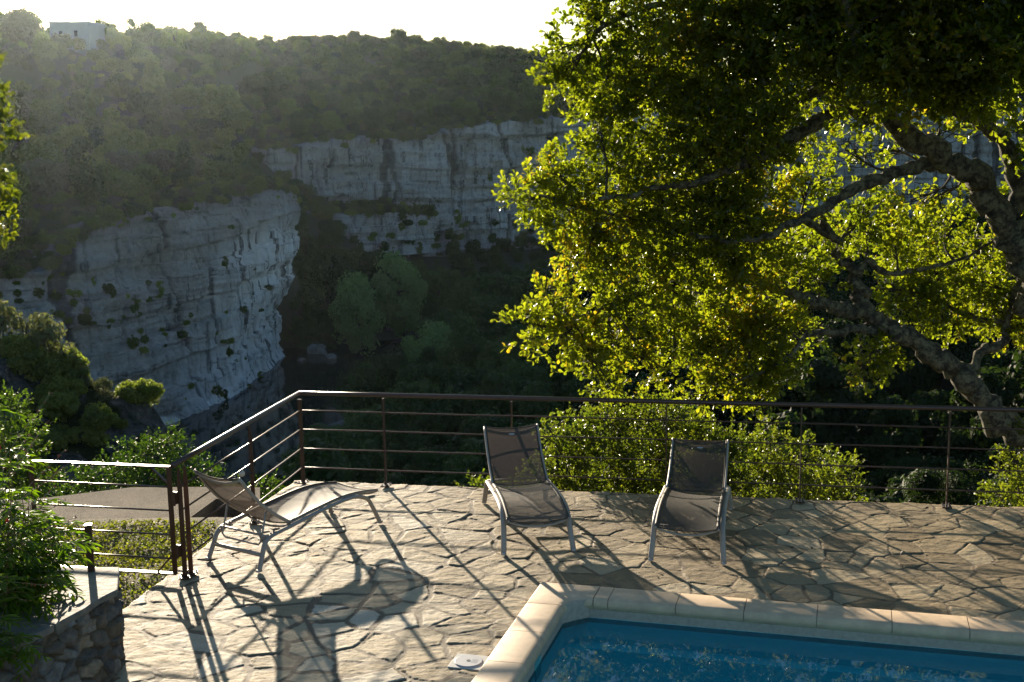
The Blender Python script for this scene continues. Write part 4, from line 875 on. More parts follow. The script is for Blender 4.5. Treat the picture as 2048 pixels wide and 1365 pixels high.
# cap slabs
cuts = [-.02, .62, 1.25, 1.95, 2.7, 3.5, 4.4, 5.4]
for i, (a, b_) in enumerate(zip(cuts[:-1], cuts[1:])):
    m = MB(); wdt = .62 if i == 0 else .5; n = 10; fr = []
    for t in np.linspace(0, 1, n):
        s = a+.008+(b_-a-.016)*t; p = K+wd*s-inn*(.025+.022*vnoise(np.array(s*9.), np.array(3.), 5)); fr.append(p)
    pts = fr+[K+wd*(b_-.008)+inn*wdt, K+wd*(a+.008)+inn*wdt] if i else [KB+inn*.0-wd*.03]+fr+[K+wd*(b_-.008)+inn*.55, KB+inn*.75]
    if i == 0: pts = [KB-inn*.03]+fr+[K+wd*(b_-.008)+inn*.72, KB+(gz(120, 1134, CZ)[:2]-KB)*1.2]
    poly_prism(m, [tuple(p) for p in pts], CZ-.045+.003*(i % 2), CZ+.004*(i % 3)); o = m.build('cap_slab', MAT['cap'], wl); par(o, wl); bvm = o.modifiers.new('b', 'BEVEL'); bvm.width = .008; bvm.segments = 2
m = MB(); bp = [K+inn*.45, KB+inn*.5, KB+inn*3.6, K2+inn*3.6, K2+inn*.45]; poly_prism(m, [tuple(p) for p in bp], -.1, CZ-.08)
tag(m.build('flower_bed', simple('bed_soil', (.05, .035, .022), .95, ns=20, var=.4, bs=.8, bd=.02)), 'dark planted soil bed behind the stone wall cap', 'flower bed', kind='structure')
pb_ = gz(183, 1142, CZ); po = empty('steel_post', (pb_[0], pb_[1], CZ), 0, 'short square brown steel post standing on the wall cap', 'post')
m = MB(); m.box((0, 0, .165), (.045, .045, .33), rotz(.2)); m.build('shaft', MAT['rust'], po); m = MB(); m.box((0, 0, .333), (.049, .049, .008), rotz(.2)); m.build('top_plate', MAT['rail'], po)

def frond_plant(name, label, cat, base, stems, mat, ll=.085, flowers=6):
    root = empty(name, tuple(base), 0, label, cat); Cs, As, Ns, Ss = [], [], [], []; m = MB(); fl = MB(); fm = MB()
    for (tip, nfr) in stems:
        b = np.array(base)+RNG.normal(size=3)*[.12, .12, 0]; tip = np.array(tip); P = spline([b, b*.5+tip*.5+RNG.normal(size=3)*.04+[0, 0, .06], tip], 8); m.tube(P, np.linspace(.005, .0022, len(P)), 5)
        for k in range(nfr):
            t = .15+.85*(k+RNG.random()*.6)/nfr; q = P[min(len(P)-1, int(t*(len(P)-1)))]; a = RNG.uniform(0, 6.28); d = np.array([math.cos(a), math.sin(a), RNG.uniform(.2, .9)]); d /= np.linalg.norm(d)
            L = RNG.uniform(.12, .24); Q = np.array([q+d*L*s-np.array([0, 0, .4*L*s*s]) for s in np.linspace(0, 1, 7)]); m.tube(Q, .0016, 3, cap=False)
            n = 9
            for j in range(n):
                s = .25+.75*j/(n-1); i0 = min(5, int(s*6)); c = Q[i0]+(Q[i0+1]-Q[i0])*(s*6-i0); dd = Q[i0+1]-Q[i0]; dd /= np.linalg.norm(dd)
                sd_ = np.cross(dd, [0, 0, 1]); sd_ /= np.linalg.norm(sd_)+1e-9; sg = 0 if j == n-1 else (1 if j % 2 else -1)
                Cs.append(c); As.append(dd*(.75 if sg else 1)+sd_*sg*.75+np.array([0, 0, RNG.uniform(-.35, .1)])); Ns.append(np.array([0, 0, 1])+RNG.normal(size=3)*.25); Ss.append(ll*RNG.uniform(.7, 1.25))
    par(link('foliage', leafmesh('foliage', np.array(Cs), np.array(As), np.array(Ns), np.array(Ss), LANCE, mat), root), root)
    par(m.build('stems', MAT['stem'], root), root)
    for k in range(flowers):
        tip = stems[RNG.integers(len(stems))][0]; c = np.array(tip)+RNG.normal(size=3)*.06; V, Fq = leaves(np.repeat(c[None], 9, 0), rdir(9), rdir(9), np.full(9, .016), ROUND); fl.v.append(V); fl.f.setdefault(4, []).extend((Fq+fl.n).tolist()); fl.n += len(V)
    if flowers: par(fl.build('flowers', MAT['red'], root), root)
    return root
st = []
for (x, y, Y) in [(130, 1060, 7.7), (90, 1130, 7.6), (50, 1020, 7.5), (25, 960, 7.6), (115, 1100, 7.7), (70, 1160, 7.3), (45, 1090, 7.3), (0, 1060, 7.2), (20, 1020, 7.4), (-20, 920, 7.6), (100, 1030, 7.9), (15, 1150, 7.0), (-10, 1080, 7.5), (60, 970, 7.9), (60, 1010, 8.1), (110, 1050, 8.0), (130, 1090, 7.9), (150, 1040, 8.3), (40, 960, 8.2), (20, 900, 8.2), (0, 850, 8.1), (-20, 800, 8.2), (80, 1100, 7.7), (120, 1130, 7.8), (30, 1060, 7.7), (60, 1150, 7.5), (100, 1180, 7.5), (10, 1120, 7.3), (-20, 1000, 7.8), (-40, 900, 8.0), (20, 1180, 7.2), (-30, 1100, 7.2), (90, 1000, 8.3), (50, 1110, 7.9), (10, 1000, 7.7), (75, 1070, 8.0), (-60, 1000, 7.4), (-90, 950, 7.7), (-40, 1180, 7.0), (40, 1200, 7.1)]: st.append((at(x, y, Y), 11))
frond_plant('leafy_plant', 'lush plant with long narrow sunlit leaves spilling over the wall cap beside the gate', 'plant', at(30, 1270, 7.8)*[1, 1, 0]+[0, 0, CZ-.08], st, MAT['plant_leaf'], flowers=2)
st = [(at(x, y, Y), 10) for (x, y, Y) in [(10, 1300, 6.9), (30, 1270, 7.0), (-20, 1260, 6.9), (-50, 1300, 6.6), (0, 1240, 7.0), (20, 1320, 6.8)]]
frond_plant('leafy_plant', 'small leafy tuft hanging over the wall cap at the lower left edge', 'plant', at(-60, 1330, 6.9)*[1, 1, 0]+[0, 0, CZ-.08], st, MAT['plant_leaf'], .07, 0)
# wispy flower stalks
wr = empty('flower_stalks', tuple(at(-60, 1200, 7.4)*[1, 1, 0]+[0, 0, CZ-.08]), 0, 'thin arching dry flower stalks reaching across the gate from the left edge', 'plant')
m = MB(); fl = MB()
for (x, y, Y) in [(100, 787, 7.6), (95, 845, 7.6), (130, 900, 7.5), (70, 880, 7.4), (140, 925, 7.7), (120, 940, 7.4), (150, 1035, 7.6), (110, 975, 7.5), (60, 870, 7.8), (-10, 780, 7.7), (90, 1170, 7.2), (130, 1000, 7.9)]:
    tip = at(x, y, Y); b = np.array(wr.location)+RNG.normal(size=3)*[.1, .1, 0]; P = spline([b, b*.55+tip*.45+[-.1, 0, .18], tip], 12); m.tube(P, np.linspace(.0028, .0012, len(P)), 4)
    q = P[-6:]; 
    for c in q: V, Fq = leaves(np.repeat(c[None], 5, 0), rdir(5), rdir(5), RNG.uniform(.008, .018, 5), ROUND); fl.v.append(V); fl.f.setdefault(4, []).extend((Fq+fl.n).tolist()); fl.n += len(V)
par(m.build('stems', simple('pale_stem', (.32, .30, .16), .5, ns=30, bs=0), wr), wr); par(fl.build('seed_heads', simple('rusty_seed', (.30, .09, .05), .6, ns=30, bs=0), wr), wr)

# ================================================================== GORGE TERRAIN
RZ = -42.3
RP = np.array([(-200, 84.), (0, 84), (60, 96), (90, 104), (190, 104), (215, 90), (300, 88), (400, 80), (480, 98), (560, 114), (600, 94), (700, 90), (800, 94), (900, 112), (1000, 123), (1100, 138), (1300, 155), (2048, 175), (3000, 180)])
_r = np.array([ray(a, b) for a, b in RP]); RR = _r[:, 0]/_r[:, 1]; RE = _r[:, 2]/_r[:, 1]
def elev(X, Y):
    """tangent of the ridge's elevation in the direction of (X, Y)"""
    return np.interp(X/Y, RR, RE)

C1 = np.array([(-160, 150, -17., 26), (-110, 172, -15.5, 26), (-80, 186, -15.5, 26), (-73, 191, -14.5, 26), (-66.5, 200, -8.5, 26), (-61, 212, -7.8, 26), (-57, 226, -7.5, 26), (-52.5, 244, -5.5, 26), (-46, 261, -6.5, 26), (-48, 272, -9, 5), (-56, 290, -12, 1.2), (-62, 312, -9, .8), (-68, 340, 4, .8), (-85, 380, 24, .8)])
B1 = np.array([(-160, 140.), (-100, 168), (-78, 180), (-68, 190), (-58, 201), (-55, 214), (-53.5, 230), (-52, 247), (-51, 261), (-54, 272), (-60, 290)])
C2 = np.array([(-150, 340, 4, 1.0), (-95, 346, 2, 1.0), (-68, 350, 2., 2), (-54, 352, 3.5, 3), (-47, 362, 4., 3), (-41, 372, 4.5, 3), (-28, 378, 3, 3), (-19, 380, 6.5, 3), (-4, 386, 8.5, 3), (20, 396, 10, 3), (62, 410, 11.5, 3), (123, 420, 12, 3), (178, 430, 12, 3), (320, 450, 12, 3)])
def pld(X, Y, P):
    """distance to an open polyline, with its attributes at the nearest point"""
    D = np.full(X.shape, 1e9); At = [np.zeros(X.shape) for _ in range(P.shape[1]-2)]
    for a, b in zip(P[:-1], P[1:]):
        ex, ey = b[0]-a[0], b[1]-a[1]; t = np.clip(((X-a[0])*ex+(Y-a[1])*ey)/(ex*ex+ey*ey), 0, 1); d = np.hypot(X-a[0]-t*ex, Y-a[1]-t*ey); k = d < D; D = np.where(k, d, D)
        for i in range(len(At)): At[i] = np.where(k, a[2+i]+t*(b[2+i]-a[2+i]), At[i])
    return D, At
def terrain(X, Y):
    X = np.asarray(X, float); Y = np.asarray(Y, float)
    p1 = [tuple(p[:2]) for p in C1]+[(-85, 900), (-700, 900), (-700, 150)]; p2 = [tuple(p[:2]) for p in C2]+[(900, 460), (900, 1200), (-150, 1200)]
    d, (zt, fall) = pld(X, Y, C1); ins = poly_in(X, Y, p1); nz = 3.0*fbm(X*.03, Y*.03, 4, 21)
    up = zt+np.minimum(d, 25)*.12+np.maximum(d-25, 0)*.33; cap = H+elev(X, np.maximum(Y, 50))*np.minimum(Y, 400)
    zl = np.where(ins & (d > np.where(fall > 4, 7, 4)), np.minimum(up+nz*np.clip(d/30, 0, 1), cap+.35*nz+np.minimum(0, (400-Y)*.02)), np.where(fall > 4, -70, zt-np.where(ins, (4-d)*2, 8+d*fall)))
    d2, (z2, f2) = pld(X, Y, C2); in2 = poly_in(X, Y, p2); nz2 = 3.5*fbm(X*.025, Y*.025, 4, 22)
    up2 = z2+np.minimum(d2, 30)*.16+np.maximum(d2-30, 0)*.27; cap2 = H+elev(X, np.maximum(Y, 50))*np.minimum(Y, 525)
    zb = np.where(in2 & (d2 > np.where(f2 > 1.9, 7, 4)), np.minimum(up2+nz2*np.clip(d2/30, 0, 1), cap2+.35*nz2), np.where(f2 > 1.9, -70, z2-np.where(in2, (4-d2)*2, 8+d2*f2)))
    # valley floor and the near bank
    rb = np.interp(Y, [60, 120, 165, 195, 215, 235, 265, 292, 320], [-34, -33, -30, -32, -22, -19, -16, -14, 10]); e = X-rb
    zv = RZ-.6+smooth(-2, 3, e)*1.0+np.maximum(e-6, 0)*.10; zv = np.minimum(zv, -31+.03*np.maximum(X, 0))
    bank = RZ-1+np.maximum(Y-(268+.45*np.maximum(X+48, 0)*(X < -10)+17*(X >= -10)), -3)*.115+.4; zv = np.maximum(zv, np.where(Y > 262, bank, -99))
    z = np.maximum(np.maximum(zl, zb), zv+1.2*fbm(X*.06, Y*.06, 3, 23)*smooth(3, 12, e))
    grav = smooth(-3, 0, e)*smooth(7, 2, e)*(Y < 235)*(Y > 120)
    return z, grav, ins & (d > 5), in2 & (d2 > 5), d, d2
gxs = np.concatenate([np.arange(-330, -90, 8), np.arange(-90, 60, 2.5), np.arange(60, 420, 6)]); gys = np.concatenate([np.arange(95, 300, 2.5), np.arange(300, 460, 3.5), np.arange(460, 760, 10)])
X, Y = np.meshgrid(gxs, gys); Z, gr, i1, i2, d1_, d2_ = terrain(X, Y)
idx = np.arange(X.size).reshape(X.shape); Fq = np.stack([idx[:-1, :-1], idx[:-1, 1:], idx[1:, 1:], idx[1:, :-1]], -1).reshape(-1, 4)
tag(link('terrain', mesh('terrain', np.stack([X, Y, Z], -1), [Fq], MAT['valley'], True, {'gravel': gr})), 'scrub covered hills and valley floor of the gorge', 'hills', kind='structure')
# river
m = MB(); m.add([(-330, 95, RZ), (80, 95, RZ), (80, 380, RZ), (-330, 380, RZ)], [(0, 1, 2, 3)])
tag(m.build('river', MAT['river']), 'dark calm river at the foot of the cliff', 'river', kind='structure')
# near slope falling from the terrace
gxs = np.arange(-60, 90, 1.5); gys = np.concatenate([np.arange(12.9, 30, .6), np.arange(30, 100, 2.5)]); X, Y = np.meshgrid(gxs, gys)
eY = np.interp(X, [-60, -9, -8.9, -2.4, 8.6, 90], [13.3, 13.1, 13.1, 13.0, 11.3, 3]); dd = Y-eY
sl__ = .62-.27*smooth(-2, 4, X); Z = -.9-np.maximum(dd, -1)*sl__+.8*fbm(X*.15, Y*.15, 3, 33)*np.clip(dd/8, 0, 1); Z = np.maximum(Z, RZ+1-.5+0*X); Z = np.where(dd < 0, -1.2, Z)
idx = np.arange(X.size).reshape(X.shape); Fq = np.stack([idx[:-1, :-1], idx[:-1, 1:], idx[1:, 1:], idx[1:, :-1]], -1).reshape(-1, 4)
tag(link('hillside', mesh('hillside', np.stack([X, Y, Z], -1), [Fq], MAT['soil'], True)), 'steep shaded slope dropping from the terrace to the valley', 'hillside', kind='structure')
# house terrace body (retaining face under the paving)
m = MB(); poly_prism(m, [(-2.45, 12.55), (8.3, 10.5), (8.3, 10.3), (-2.45, 12.3)], -4.5, -.215); tag(m.build('retaining_wall', MAT['concd']), 'retaining wall carrying the back edge of the terrace', 'wall')

# ------------------------------------------------------------------ cliffs
def cliff(name, label, T, B, zb, n_s, n_t, bulge, white, lip=8, seed=0, amp=1.0, flare=2.5, lipdir=None):
    T = np.asarray(T, float); B = np.asarray(B, float)
    def arc(P, n):
        c = np.concatenate([[0], np.cumsum(np.linalg.norm(np.diff(P[:, :2], axis=0), axis=1))]); s = np.linspace(0, c[-1], n); return np.stack([np.interp(s, c, P[:, k]) for k in range(P.shape[1])], -1), s
    ss = np.linspace(0, 1, n_s); cT = np.concatenate([[0], np.cumsum(np.linalg.norm(np.diff(T[:, :2], axis=0), axis=1))]); sT = cT/cT[-1]
    Tt = np.stack([np.interp(ss, sT, T[:, k]) for k in range(T.shape[1])], -1)
    cB = np.concatenate([[0], np.cumsum(np.linalg.norm(np.diff(B[:, :2], axis=0), axis=1))]); sB = cB/cB[-1]; Bb = np.stack([np.interp(ss, sB, B[:, k]) for k in range(B.shape[1])], -1)
    t = np.linspace(0, 1, n_t); S, Tm = np.meshgrid(ss, t)                # t: 0 bottom, 1 top
    L = cT[-1]; Sx = S*L; ztop = np.broadcast_to(Tt[:, 2]-.5, S.shape); zbot = zb if np.isscalar(zb) else np.interp(S, np.linspace(0, 1, len(zb)), zb)
    ztop = ztop+1.6*fbm(Sx*.09, Sx*0+seed, 4, seed+3)
    Zc = zbot+(ztop-zbot)*Tm; blend = Tm**1.0
    X = Bb[:, 0][None]*(1-blend)+Tt[:, 0][None]*blend; Y = Bb[:, 1][None]*(1-blend)+Tt[:, 1][None]*blend
    tx = np.gradient(Tt[:, 0]); ty = np.gradient(Tt[:, 1]); nx, ny = ty, -tx; q = np.hypot(nx, ny)+1e-9; nx /= q; ny /= q
    k = np.ones(9)/9; nx = np.convolve(np.pad(nx, 4, 'edge'), k, 'valid'); ny = np.convolve(np.pad(ny, 4, 'edge'), k, 'valid')
    wz = Zc+1.2*fbm(Sx*.05, Zc*.05, 3, seed+8)
    strata = np.abs(vnoise(wz*.33, Sx*.02, seed+1))*1.6+.7*np.abs(vnoise(wz*1.1, Sx*.05, seed+2))
    ledge = smooth(.42, .5, (wz*.11+.6*vnoise(Sx*.03, Sx*0, seed+4)) % 1)*.9
    crack = -2.2*np.exp(-np.abs(fbm(Sx*.07+.3*fbm(Zc*.1, Sx*.02, 2, seed+6), Zc*.008, 3, seed+5))*22)-.9*np.exp(-np.abs(fbm(Sx*.22, Zc*.02, 3, seed+9))*18)
    disp = amp*(strata+ledge+crack+2.6*fbm(Sx*.05, Zc*.03, 4, seed+10)+.8*fbm(Sx*.35, Zc*.25, 4, seed+11))
    disp = disp*(.35+.65*smooth(.0, .2, Tm))+bulge(S, Tm)+flare*np.exp(-Tm*14)
    bed = ((wz/2.6+.5*vnoise(Sx*.02, Sx*0, seed+20)+.25*vnoise(wz*.5, Sx*.05, seed+21)) % 1); j1 = np.abs(fbm(Sx*.16+.5*vnoise(Zc*.15, Sx*.1, seed+22), Zc*.035, 3, seed+23)); 
    brk = smooth(-.15, .15, fbm(Sx*.12, Zc*.2, 3, seed+24))
    dark = np.clip(.32*(bed < .07)*brk+.5*np.exp(-j1*45)*brk+.7*(-crack > 1.2), 0, .85); disp = disp-.3*amp*((bed < .07)*brk)-.8*amp*np.exp(-j1*45)*brk+amp*.5*np.round(2*fbm(np.round(Sx*.25), np.round(wz/2.6), 2, seed+25))  # crevice dirt plus shade, painted dark along cracks and bedding joints
    X = X+nx[None]*disp; Y = Y+ny[None]*disp
    # lip running back into the slope
    rows = 4
    for r in range(1, rows+1):
        o = r/rows*lip; X = np.vstack([X, X[n_t-1:n_t]-nx[None]*o]); Y = np.vstack([Y, Y[n_t-1:n_t]-ny[None]*o]); Zc = np.vstack([Zc, Zc[n_t-1:n_t]+o*.10*(1+.0*ss[None])+.5*vnoise(Sx[:1]*.3, Sx[:1]*0+r, seed+12)])
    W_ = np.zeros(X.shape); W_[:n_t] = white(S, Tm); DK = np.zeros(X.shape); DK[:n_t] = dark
    idx = np.arange(X.size).reshape(X.shape); Fq = np.stack([idx[:-1, :-1], idx[:-1, 1:], idx[1:, 1:], idx[1:, :-1]], -1).reshape(-1, 4)
    P3 = np.stack([X, Y, Zc], -1)
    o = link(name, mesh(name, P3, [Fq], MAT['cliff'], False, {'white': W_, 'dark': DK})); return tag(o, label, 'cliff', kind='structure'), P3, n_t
def b1(S, T): return 2.2*np.sin(np.pi*np.clip((T-.25)/.75, 0, 1))*smooth(.55, .8, S)+1.2*smooth(.2, .0, T)*smooth(.5, .7, S)
def w1(S, T): return .04+.5*(T < .05+.03*np.sin(S*60))*(S > .45)+.96*smooth(.66, .80, S+.10*(1-T))*smooth(.92, .70, T)
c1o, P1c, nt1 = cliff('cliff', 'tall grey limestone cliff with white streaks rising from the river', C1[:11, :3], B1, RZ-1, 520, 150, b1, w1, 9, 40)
def b2(S, T): return 0*S
B2 = C2[1:, :2].copy(); B2[:, 1] -= 3.0; B2[:, 0] += .5
zb2 = [-36]*11
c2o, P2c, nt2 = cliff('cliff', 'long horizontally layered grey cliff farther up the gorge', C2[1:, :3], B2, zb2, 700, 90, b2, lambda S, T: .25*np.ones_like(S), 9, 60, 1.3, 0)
# lower rock step in front of the far cliff
T3 = np.array([(-62, 338, -14), (-54, 341, -15.5), (-44, 346, -17.0), (-30, 352, -17), (-22, 358, -18.5)]); B3 = T3[:, :2]+[.5, -2]
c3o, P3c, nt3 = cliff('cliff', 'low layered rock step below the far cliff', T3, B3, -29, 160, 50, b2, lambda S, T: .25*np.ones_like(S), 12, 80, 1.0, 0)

# ------------------------------------------------------------------ far trees
def crown_proto(name, n, R0, hgt, leaf, kind, mat, seed, trunk=False):
    rg = np.random.default_rng(seed); nl = 34; d = nrm(rg.normal(size=(nl, 3))); d[:, 2] = d[:, 2]*.95-.02
    if kind == 'round': cen = d*[R0*.68, R0*.68, hgt*.38]*rg.uniform(.6, 1.1, (nl, 1))+[0, 0, hgt*.50]; rr = R0*rg.uniform(.18, .40, nl)
    elif kind == 'cone':
        h_ = rg.random(nl); cen = np.stack([d[:, 0]*R0*.8*(1.05-h_), d[:, 1]*R0*.8*(1.05-h_), hgt*(.12+.82*h_)], -1); rr = R0*(.42-.28*h_)
    elif kind == 'tall': cen = d*[R0*.5, R0*.5, hgt*.42]+[0, 0, hgt*.5]; rr = R0*rg.uniform(.25, .42, nl)
    else: cen = d*[R0*.7, R0*.7, hgt*.25]+[0, 0, hgt*.40]; rr = R0*rg.uniform(.2, .36, nl)
    k = rg.integers(0, nl, n); dd = nrm(rg.normal(size=(n, 3))+[0, 0, .25]); C = cen[k]+dd*rr[k][:, None]*(rg.random((n, 1))**.35)*[1, 1, .85]
    C[:, 2] = np.maximum(C[:, 2], 0.02*hgt); N = nrm(dd+rg.normal(size=(n, 3))*.4); A = np.cross(N, nrm(rg.normal(size=(n, 3))))
    V, Fq = leaves(C, A, N, leaf*rg.uniform(.6, 1.4, n), QUAD); return mesh(name, V, [Fq], mat, False)
def trunk_proto(h, r, seed):
    rg = np.random.default_rng(seed); m = MB(); P = spline([(0, 0, -1), (rg.normal()*.1*h*.3, 0, h*.35), (rg.normal()*.1*h*.4, rg.normal()*.1*h*.3, h*.75)], 4); m.tube(P, np.linspace(r, r*.3, len(P)), 7)
    for k in range(7):
        q = P[rg.integers(2, len(P))]; d = nrm(rg.normal(size=3)+[0, 0, .6]); m.tube([q, q+d*h*.15, q+d*h*.3+[0, 0, h*.05]], [r*.35, r*.22, r*.1], 5)
    return m.me('trunk', MAT['twig'], True)
# unit-size prototypes: radius 1, height about 2
FP = [crown_proto('far_crown', 3200, 1.0, 1.9, .10, 'round', MAT['far_leaf'], 1), crown_proto('far_crown', 3200, 1.05, 1.5, .095, 'low', MAT['far_leaf'], 2), crown_proto('far_crown', 2800, .95, 1.7, .095, 'round', MAT['far_leaf_grey'], 3),
      crown_proto('far_crown', 3000, .8, 2.4, .095, 'tall', MAT['far_leaf'], 4), crown_proto('far_crown', 1200, .75, 2.6, .13, 'cone', MAT['far_leaf'], 5), crown_proto('far_crown', 3200, 1.05, 1.6, .095, 'low', MAT['far_leaf'], 6)]
PP = crown_proto('pale_crown', 7000, 1.0, 2.1, .07, 'round', MAT['pale_leaf'], 14); PB = crown_proto('brown_crown', 7000, 1.0, 2.1, .07, 'round', MAT['brown_leaf'], 15)
NP_ = [crown_proto('slope_crown', 26000, 1.0, 2.0, .030, 'round', MAT['shaded_leaf'], 31), crown_proto('slope_crown', 26000, .85, 2.3, .030, 'tall', MAT['shaded_leaf'], 32)]
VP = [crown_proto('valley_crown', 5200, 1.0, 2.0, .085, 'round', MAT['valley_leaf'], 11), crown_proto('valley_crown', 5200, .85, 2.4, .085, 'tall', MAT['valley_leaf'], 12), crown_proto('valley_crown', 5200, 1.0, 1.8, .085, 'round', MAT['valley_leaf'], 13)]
VD = [crown_proto('dark_crown', 5200, 1.0, 2.0, .085, 'round', MAT['shaded_leaf'], 16), crown_proto('dark_crown', 5200, .85, 2.4, .085, 'tall', MAT['shaded_leaf'], 17), crown_proto('dark_crown', 5200, 1.0, 1.8, .085, 'round', MAT['shaded_leaf'], 18)]  # valley crowns with the shade put into their leaf colour
TP = trunk_proto(2.0, .06, 3)
SP = [crown_proto('spur_crown', 5200, 1.0, 1.6, .075, 'round', MAT['spur_leaf'], 21), crown_proto('spur_crown', 5200, 1.0, 1.3, .065, 'low', MAT['spur_leaf'], 22), crown_proto('spur_crown', 4200, .9, 1.8, .07, 'tall', MAT['far_leaf_grey'], 23)]
def tree(name, me, loc, s, rz, label, cat, group, sz=1.0, trunkme=None):
    if trunkme:
        r = empty(name, tuple(loc), rz, label, cat, group); r.scale = (s, s, s*sz); c = link('crown', me, r); link('trunk', trunkme, r); return r
    o = link(name, me); o.location = loc; o.scale = (s, s, s*sz); o.rotation_euler = (0, 0, rz); return tag(o, label, cat, group)

def scatter(n, x0, x1, y0, y1, cond, sep, rg):
    """random points at least sep apart"""
    X = rg.uniform(x0, x1, n); Y = rg.uniform(y0, y1, n); z, gr, i1, i2, d1, d2 = terrain(X, Y); k = cond(X, Y, z, gr, i1, i2, d1, d2); X, Y, z = X[k], Y[k], z[k]
    cell = {}; out = []
    for x, y, zz in zip(X, Y, z):
        ci, cj = int(x//sep), int(y//sep); ok = True
        for a in (-1, 0, 1):
            for b in (-1, 0, 1):
                for (u, v) in cell.get((ci+a, cj+b), ()):
                    if (u-x)**2+(v-y)**2 < sep*sep: ok = False
        if ok: cell.setdefault((ci, cj), []).append((x, y)); out.append((x, y, zz))
    return out
rg = np.random.default_rng(5)
inview = lambda X, Y: (np.abs(X/Y+.02) < .50)
L1 = scatter(14000, -260, -40, 150, 425, lambda X, Y, z, g, i1, i2, d1, d2: i1 & inview(X, Y) & (d1 > 3), 4.8, rg)
L2 = scatter(16000, -150, 270, 340, 560, lambda X, Y, z, g, i1, i2, d1, d2: (i2 | ((~i1) & (z > -20) & (Y > 280) & (d2 > 6))) & inview(X, Y) & (d2 > 5.5), 4.4, rg)
L3 = scatter(14000, -60, 220, 97, 420, lambda X, Y, z, g, i1, i2, d1, d2: (~i1) & (~i2) & inview(X, Y) & (z > RZ+.35) & (g < .3) & (d2 > 4) & ((d1 > 4) | (Y > 262)), 6.0, rg)
print('far trees', len(L1), len(L2), len(L3))
cand = []
for (x, y, z) in L1:
    pxx = toz(None, x, y, z)[0]
    if 70 < pxx < 205 and y > 340: continue
    s = rg.uniform(2.3, 5.2)*(1+.3*(rg.random() < .1))*(1 if y < 350 else .75)*(.6 if 70 < pxx < 205 and y > 325 else 1); cand.append((x, y, z-.3, s, rg.choice([0, 0, 1, 2, 5, 5, 3]), 'hill', rg.uniform(.8, 1.25)))
for (x, y, z) in L2:
    s = rg.uniform(2.2, 4.2); cand.append((x, y, z-.3, s, rg.choice([0, 0, 1, 2, 5]), 'far', rg.uniform(.8, 1.2)))
for (x, y, z) in L3:
    s = rg.uniform(3.4, 6.2)*(1-.42*smooth(290, 350, y)); cand.append((x, y, z-.5, s, (20 if x > 18 else 10)+rg.integers(0, 3), 'valley', rg.uniform(.8, 1.3)))
L5 = scatter(4000, -64, -34, 260, 305, lambda X, Y, z, g, i1, i2, d1, d2: (z > RZ+.3) & (z < -6), 2.4, rg)
for (x, y, z) in L5: cand.append((x, y, z-.5, rg.uniform(2, 3.6), 10+rg.integers(0, 3), 'valley', 1.0))
cand.sort(key=lambda c: -(c[3]/c[1])*(1 if c[5] != 'valley' else .8))
LAB = {'hill': ('hillside_tree', 'bushy grey-green tree on the wooded slope above the tall streaked cliff', 'tree', 'trees on the slope above the tall cliff'),
       'far': ('hillside_tree', 'small hazy tree on the far slope above the long layered cliff', 'tree', 'trees on the slope above the far cliff'),
       'valley': ('valley_tree', 'dark leafy tree standing in the shaded valley by the river', 'tree', 'trees in the shaded valley bottom')}
cnt = {'hill': 0, 'far': 0, 'valley': 0}; LIM = {'hill': 150, 'far': 30, 'valley': 90}; rest = []
for c in cand:
    x, y, z, s, k, kind, sz = c
    if cnt[kind] < LIM[kind]:
        cnt[kind] += 1; nm, lb_, ct, gp_ = LAB[kind]; tree(nm, (VD[k-20] if k >= 20 else VP[k-10] if k >= 10 else FP[k]), (x, y, z), s, rg.uniform(0, 6.28), lb_, ct, gp_, sz)
    else: rest.append(c)
# named big trees on the far bank (photo: pale rounded tree, darker one behind) and others
BIG = [(715, 700, 262, 7.2, 1.25, 'round pale green tree at the water edge on the far bank', 0), (660, 690, 268, 4.0, 1.0, 'dark low tree beside the cliff foot on the far bank', 2), (610, 700, 270, 4.4, 1.5, 'dark narrow tree between the cliff foot and the pale round tree', 1),
       (800, 670, 281, 8.2, 1.25, 'tall brownish green tree behind the pale round tree on the far bank', 2), (880, 640, 300, 8.0, 1.0, 'broad dark tree right of the brownish one on the far bank', 0), (980, 650, 300, 8.5, .95, 'wide dark tree at the bend of the river', 2), (1075, 640, 296, 8.5, .9, 'dark tree just left of the hanging oak leaves, in the valley', 0),
       (760, 640, 300, 7.0, 1.1, 'tree with pointed top right of the lower rock step', 1), (880, 830, 215, 6.4, 1.05, 'rounded green tree on the near river bank in the middle of the photo', 0), (930, 760, 240, 5.5, 1.0, 'darker tree behind the rounded one on the near river bank', 2), (830, 800, 225, 3.6, 1.4, 'slender light green tree at the tip of the near bank', 1), (1010, 850, 200, 6.5, 1.0, 'broad tree on the near bank right of the rounded green one', 2),
       (1100, 760, 215, 7.0, 1.0, 'dark broad tree below the hanging oak branch', 0), (960, 930, 165, 5.0, .9, 'dark green tree just above the middle railing, left of the centre lounger', 2), (860, 960, 160, 4.4, .8, 'low bushy tree beside the pale gravel bed', 0)]
for (px, py, Y, s, sz, lb_, k) in BIG:
    p = at(px, py, Y); z, *_ = terrain(np.array([p[0]]), np.array([p[1]])); tree('valley_tree', PP if ('pale' in lb_[:12] or 'green' in lb_[:22]) else PB if 'brown' in lb_[:16] else VP[k], (p[0], p[1], max(z[0], RZ)-.6), s, rg.uniform(0, 6.28), lb_, 'tree', None, sz, TP)
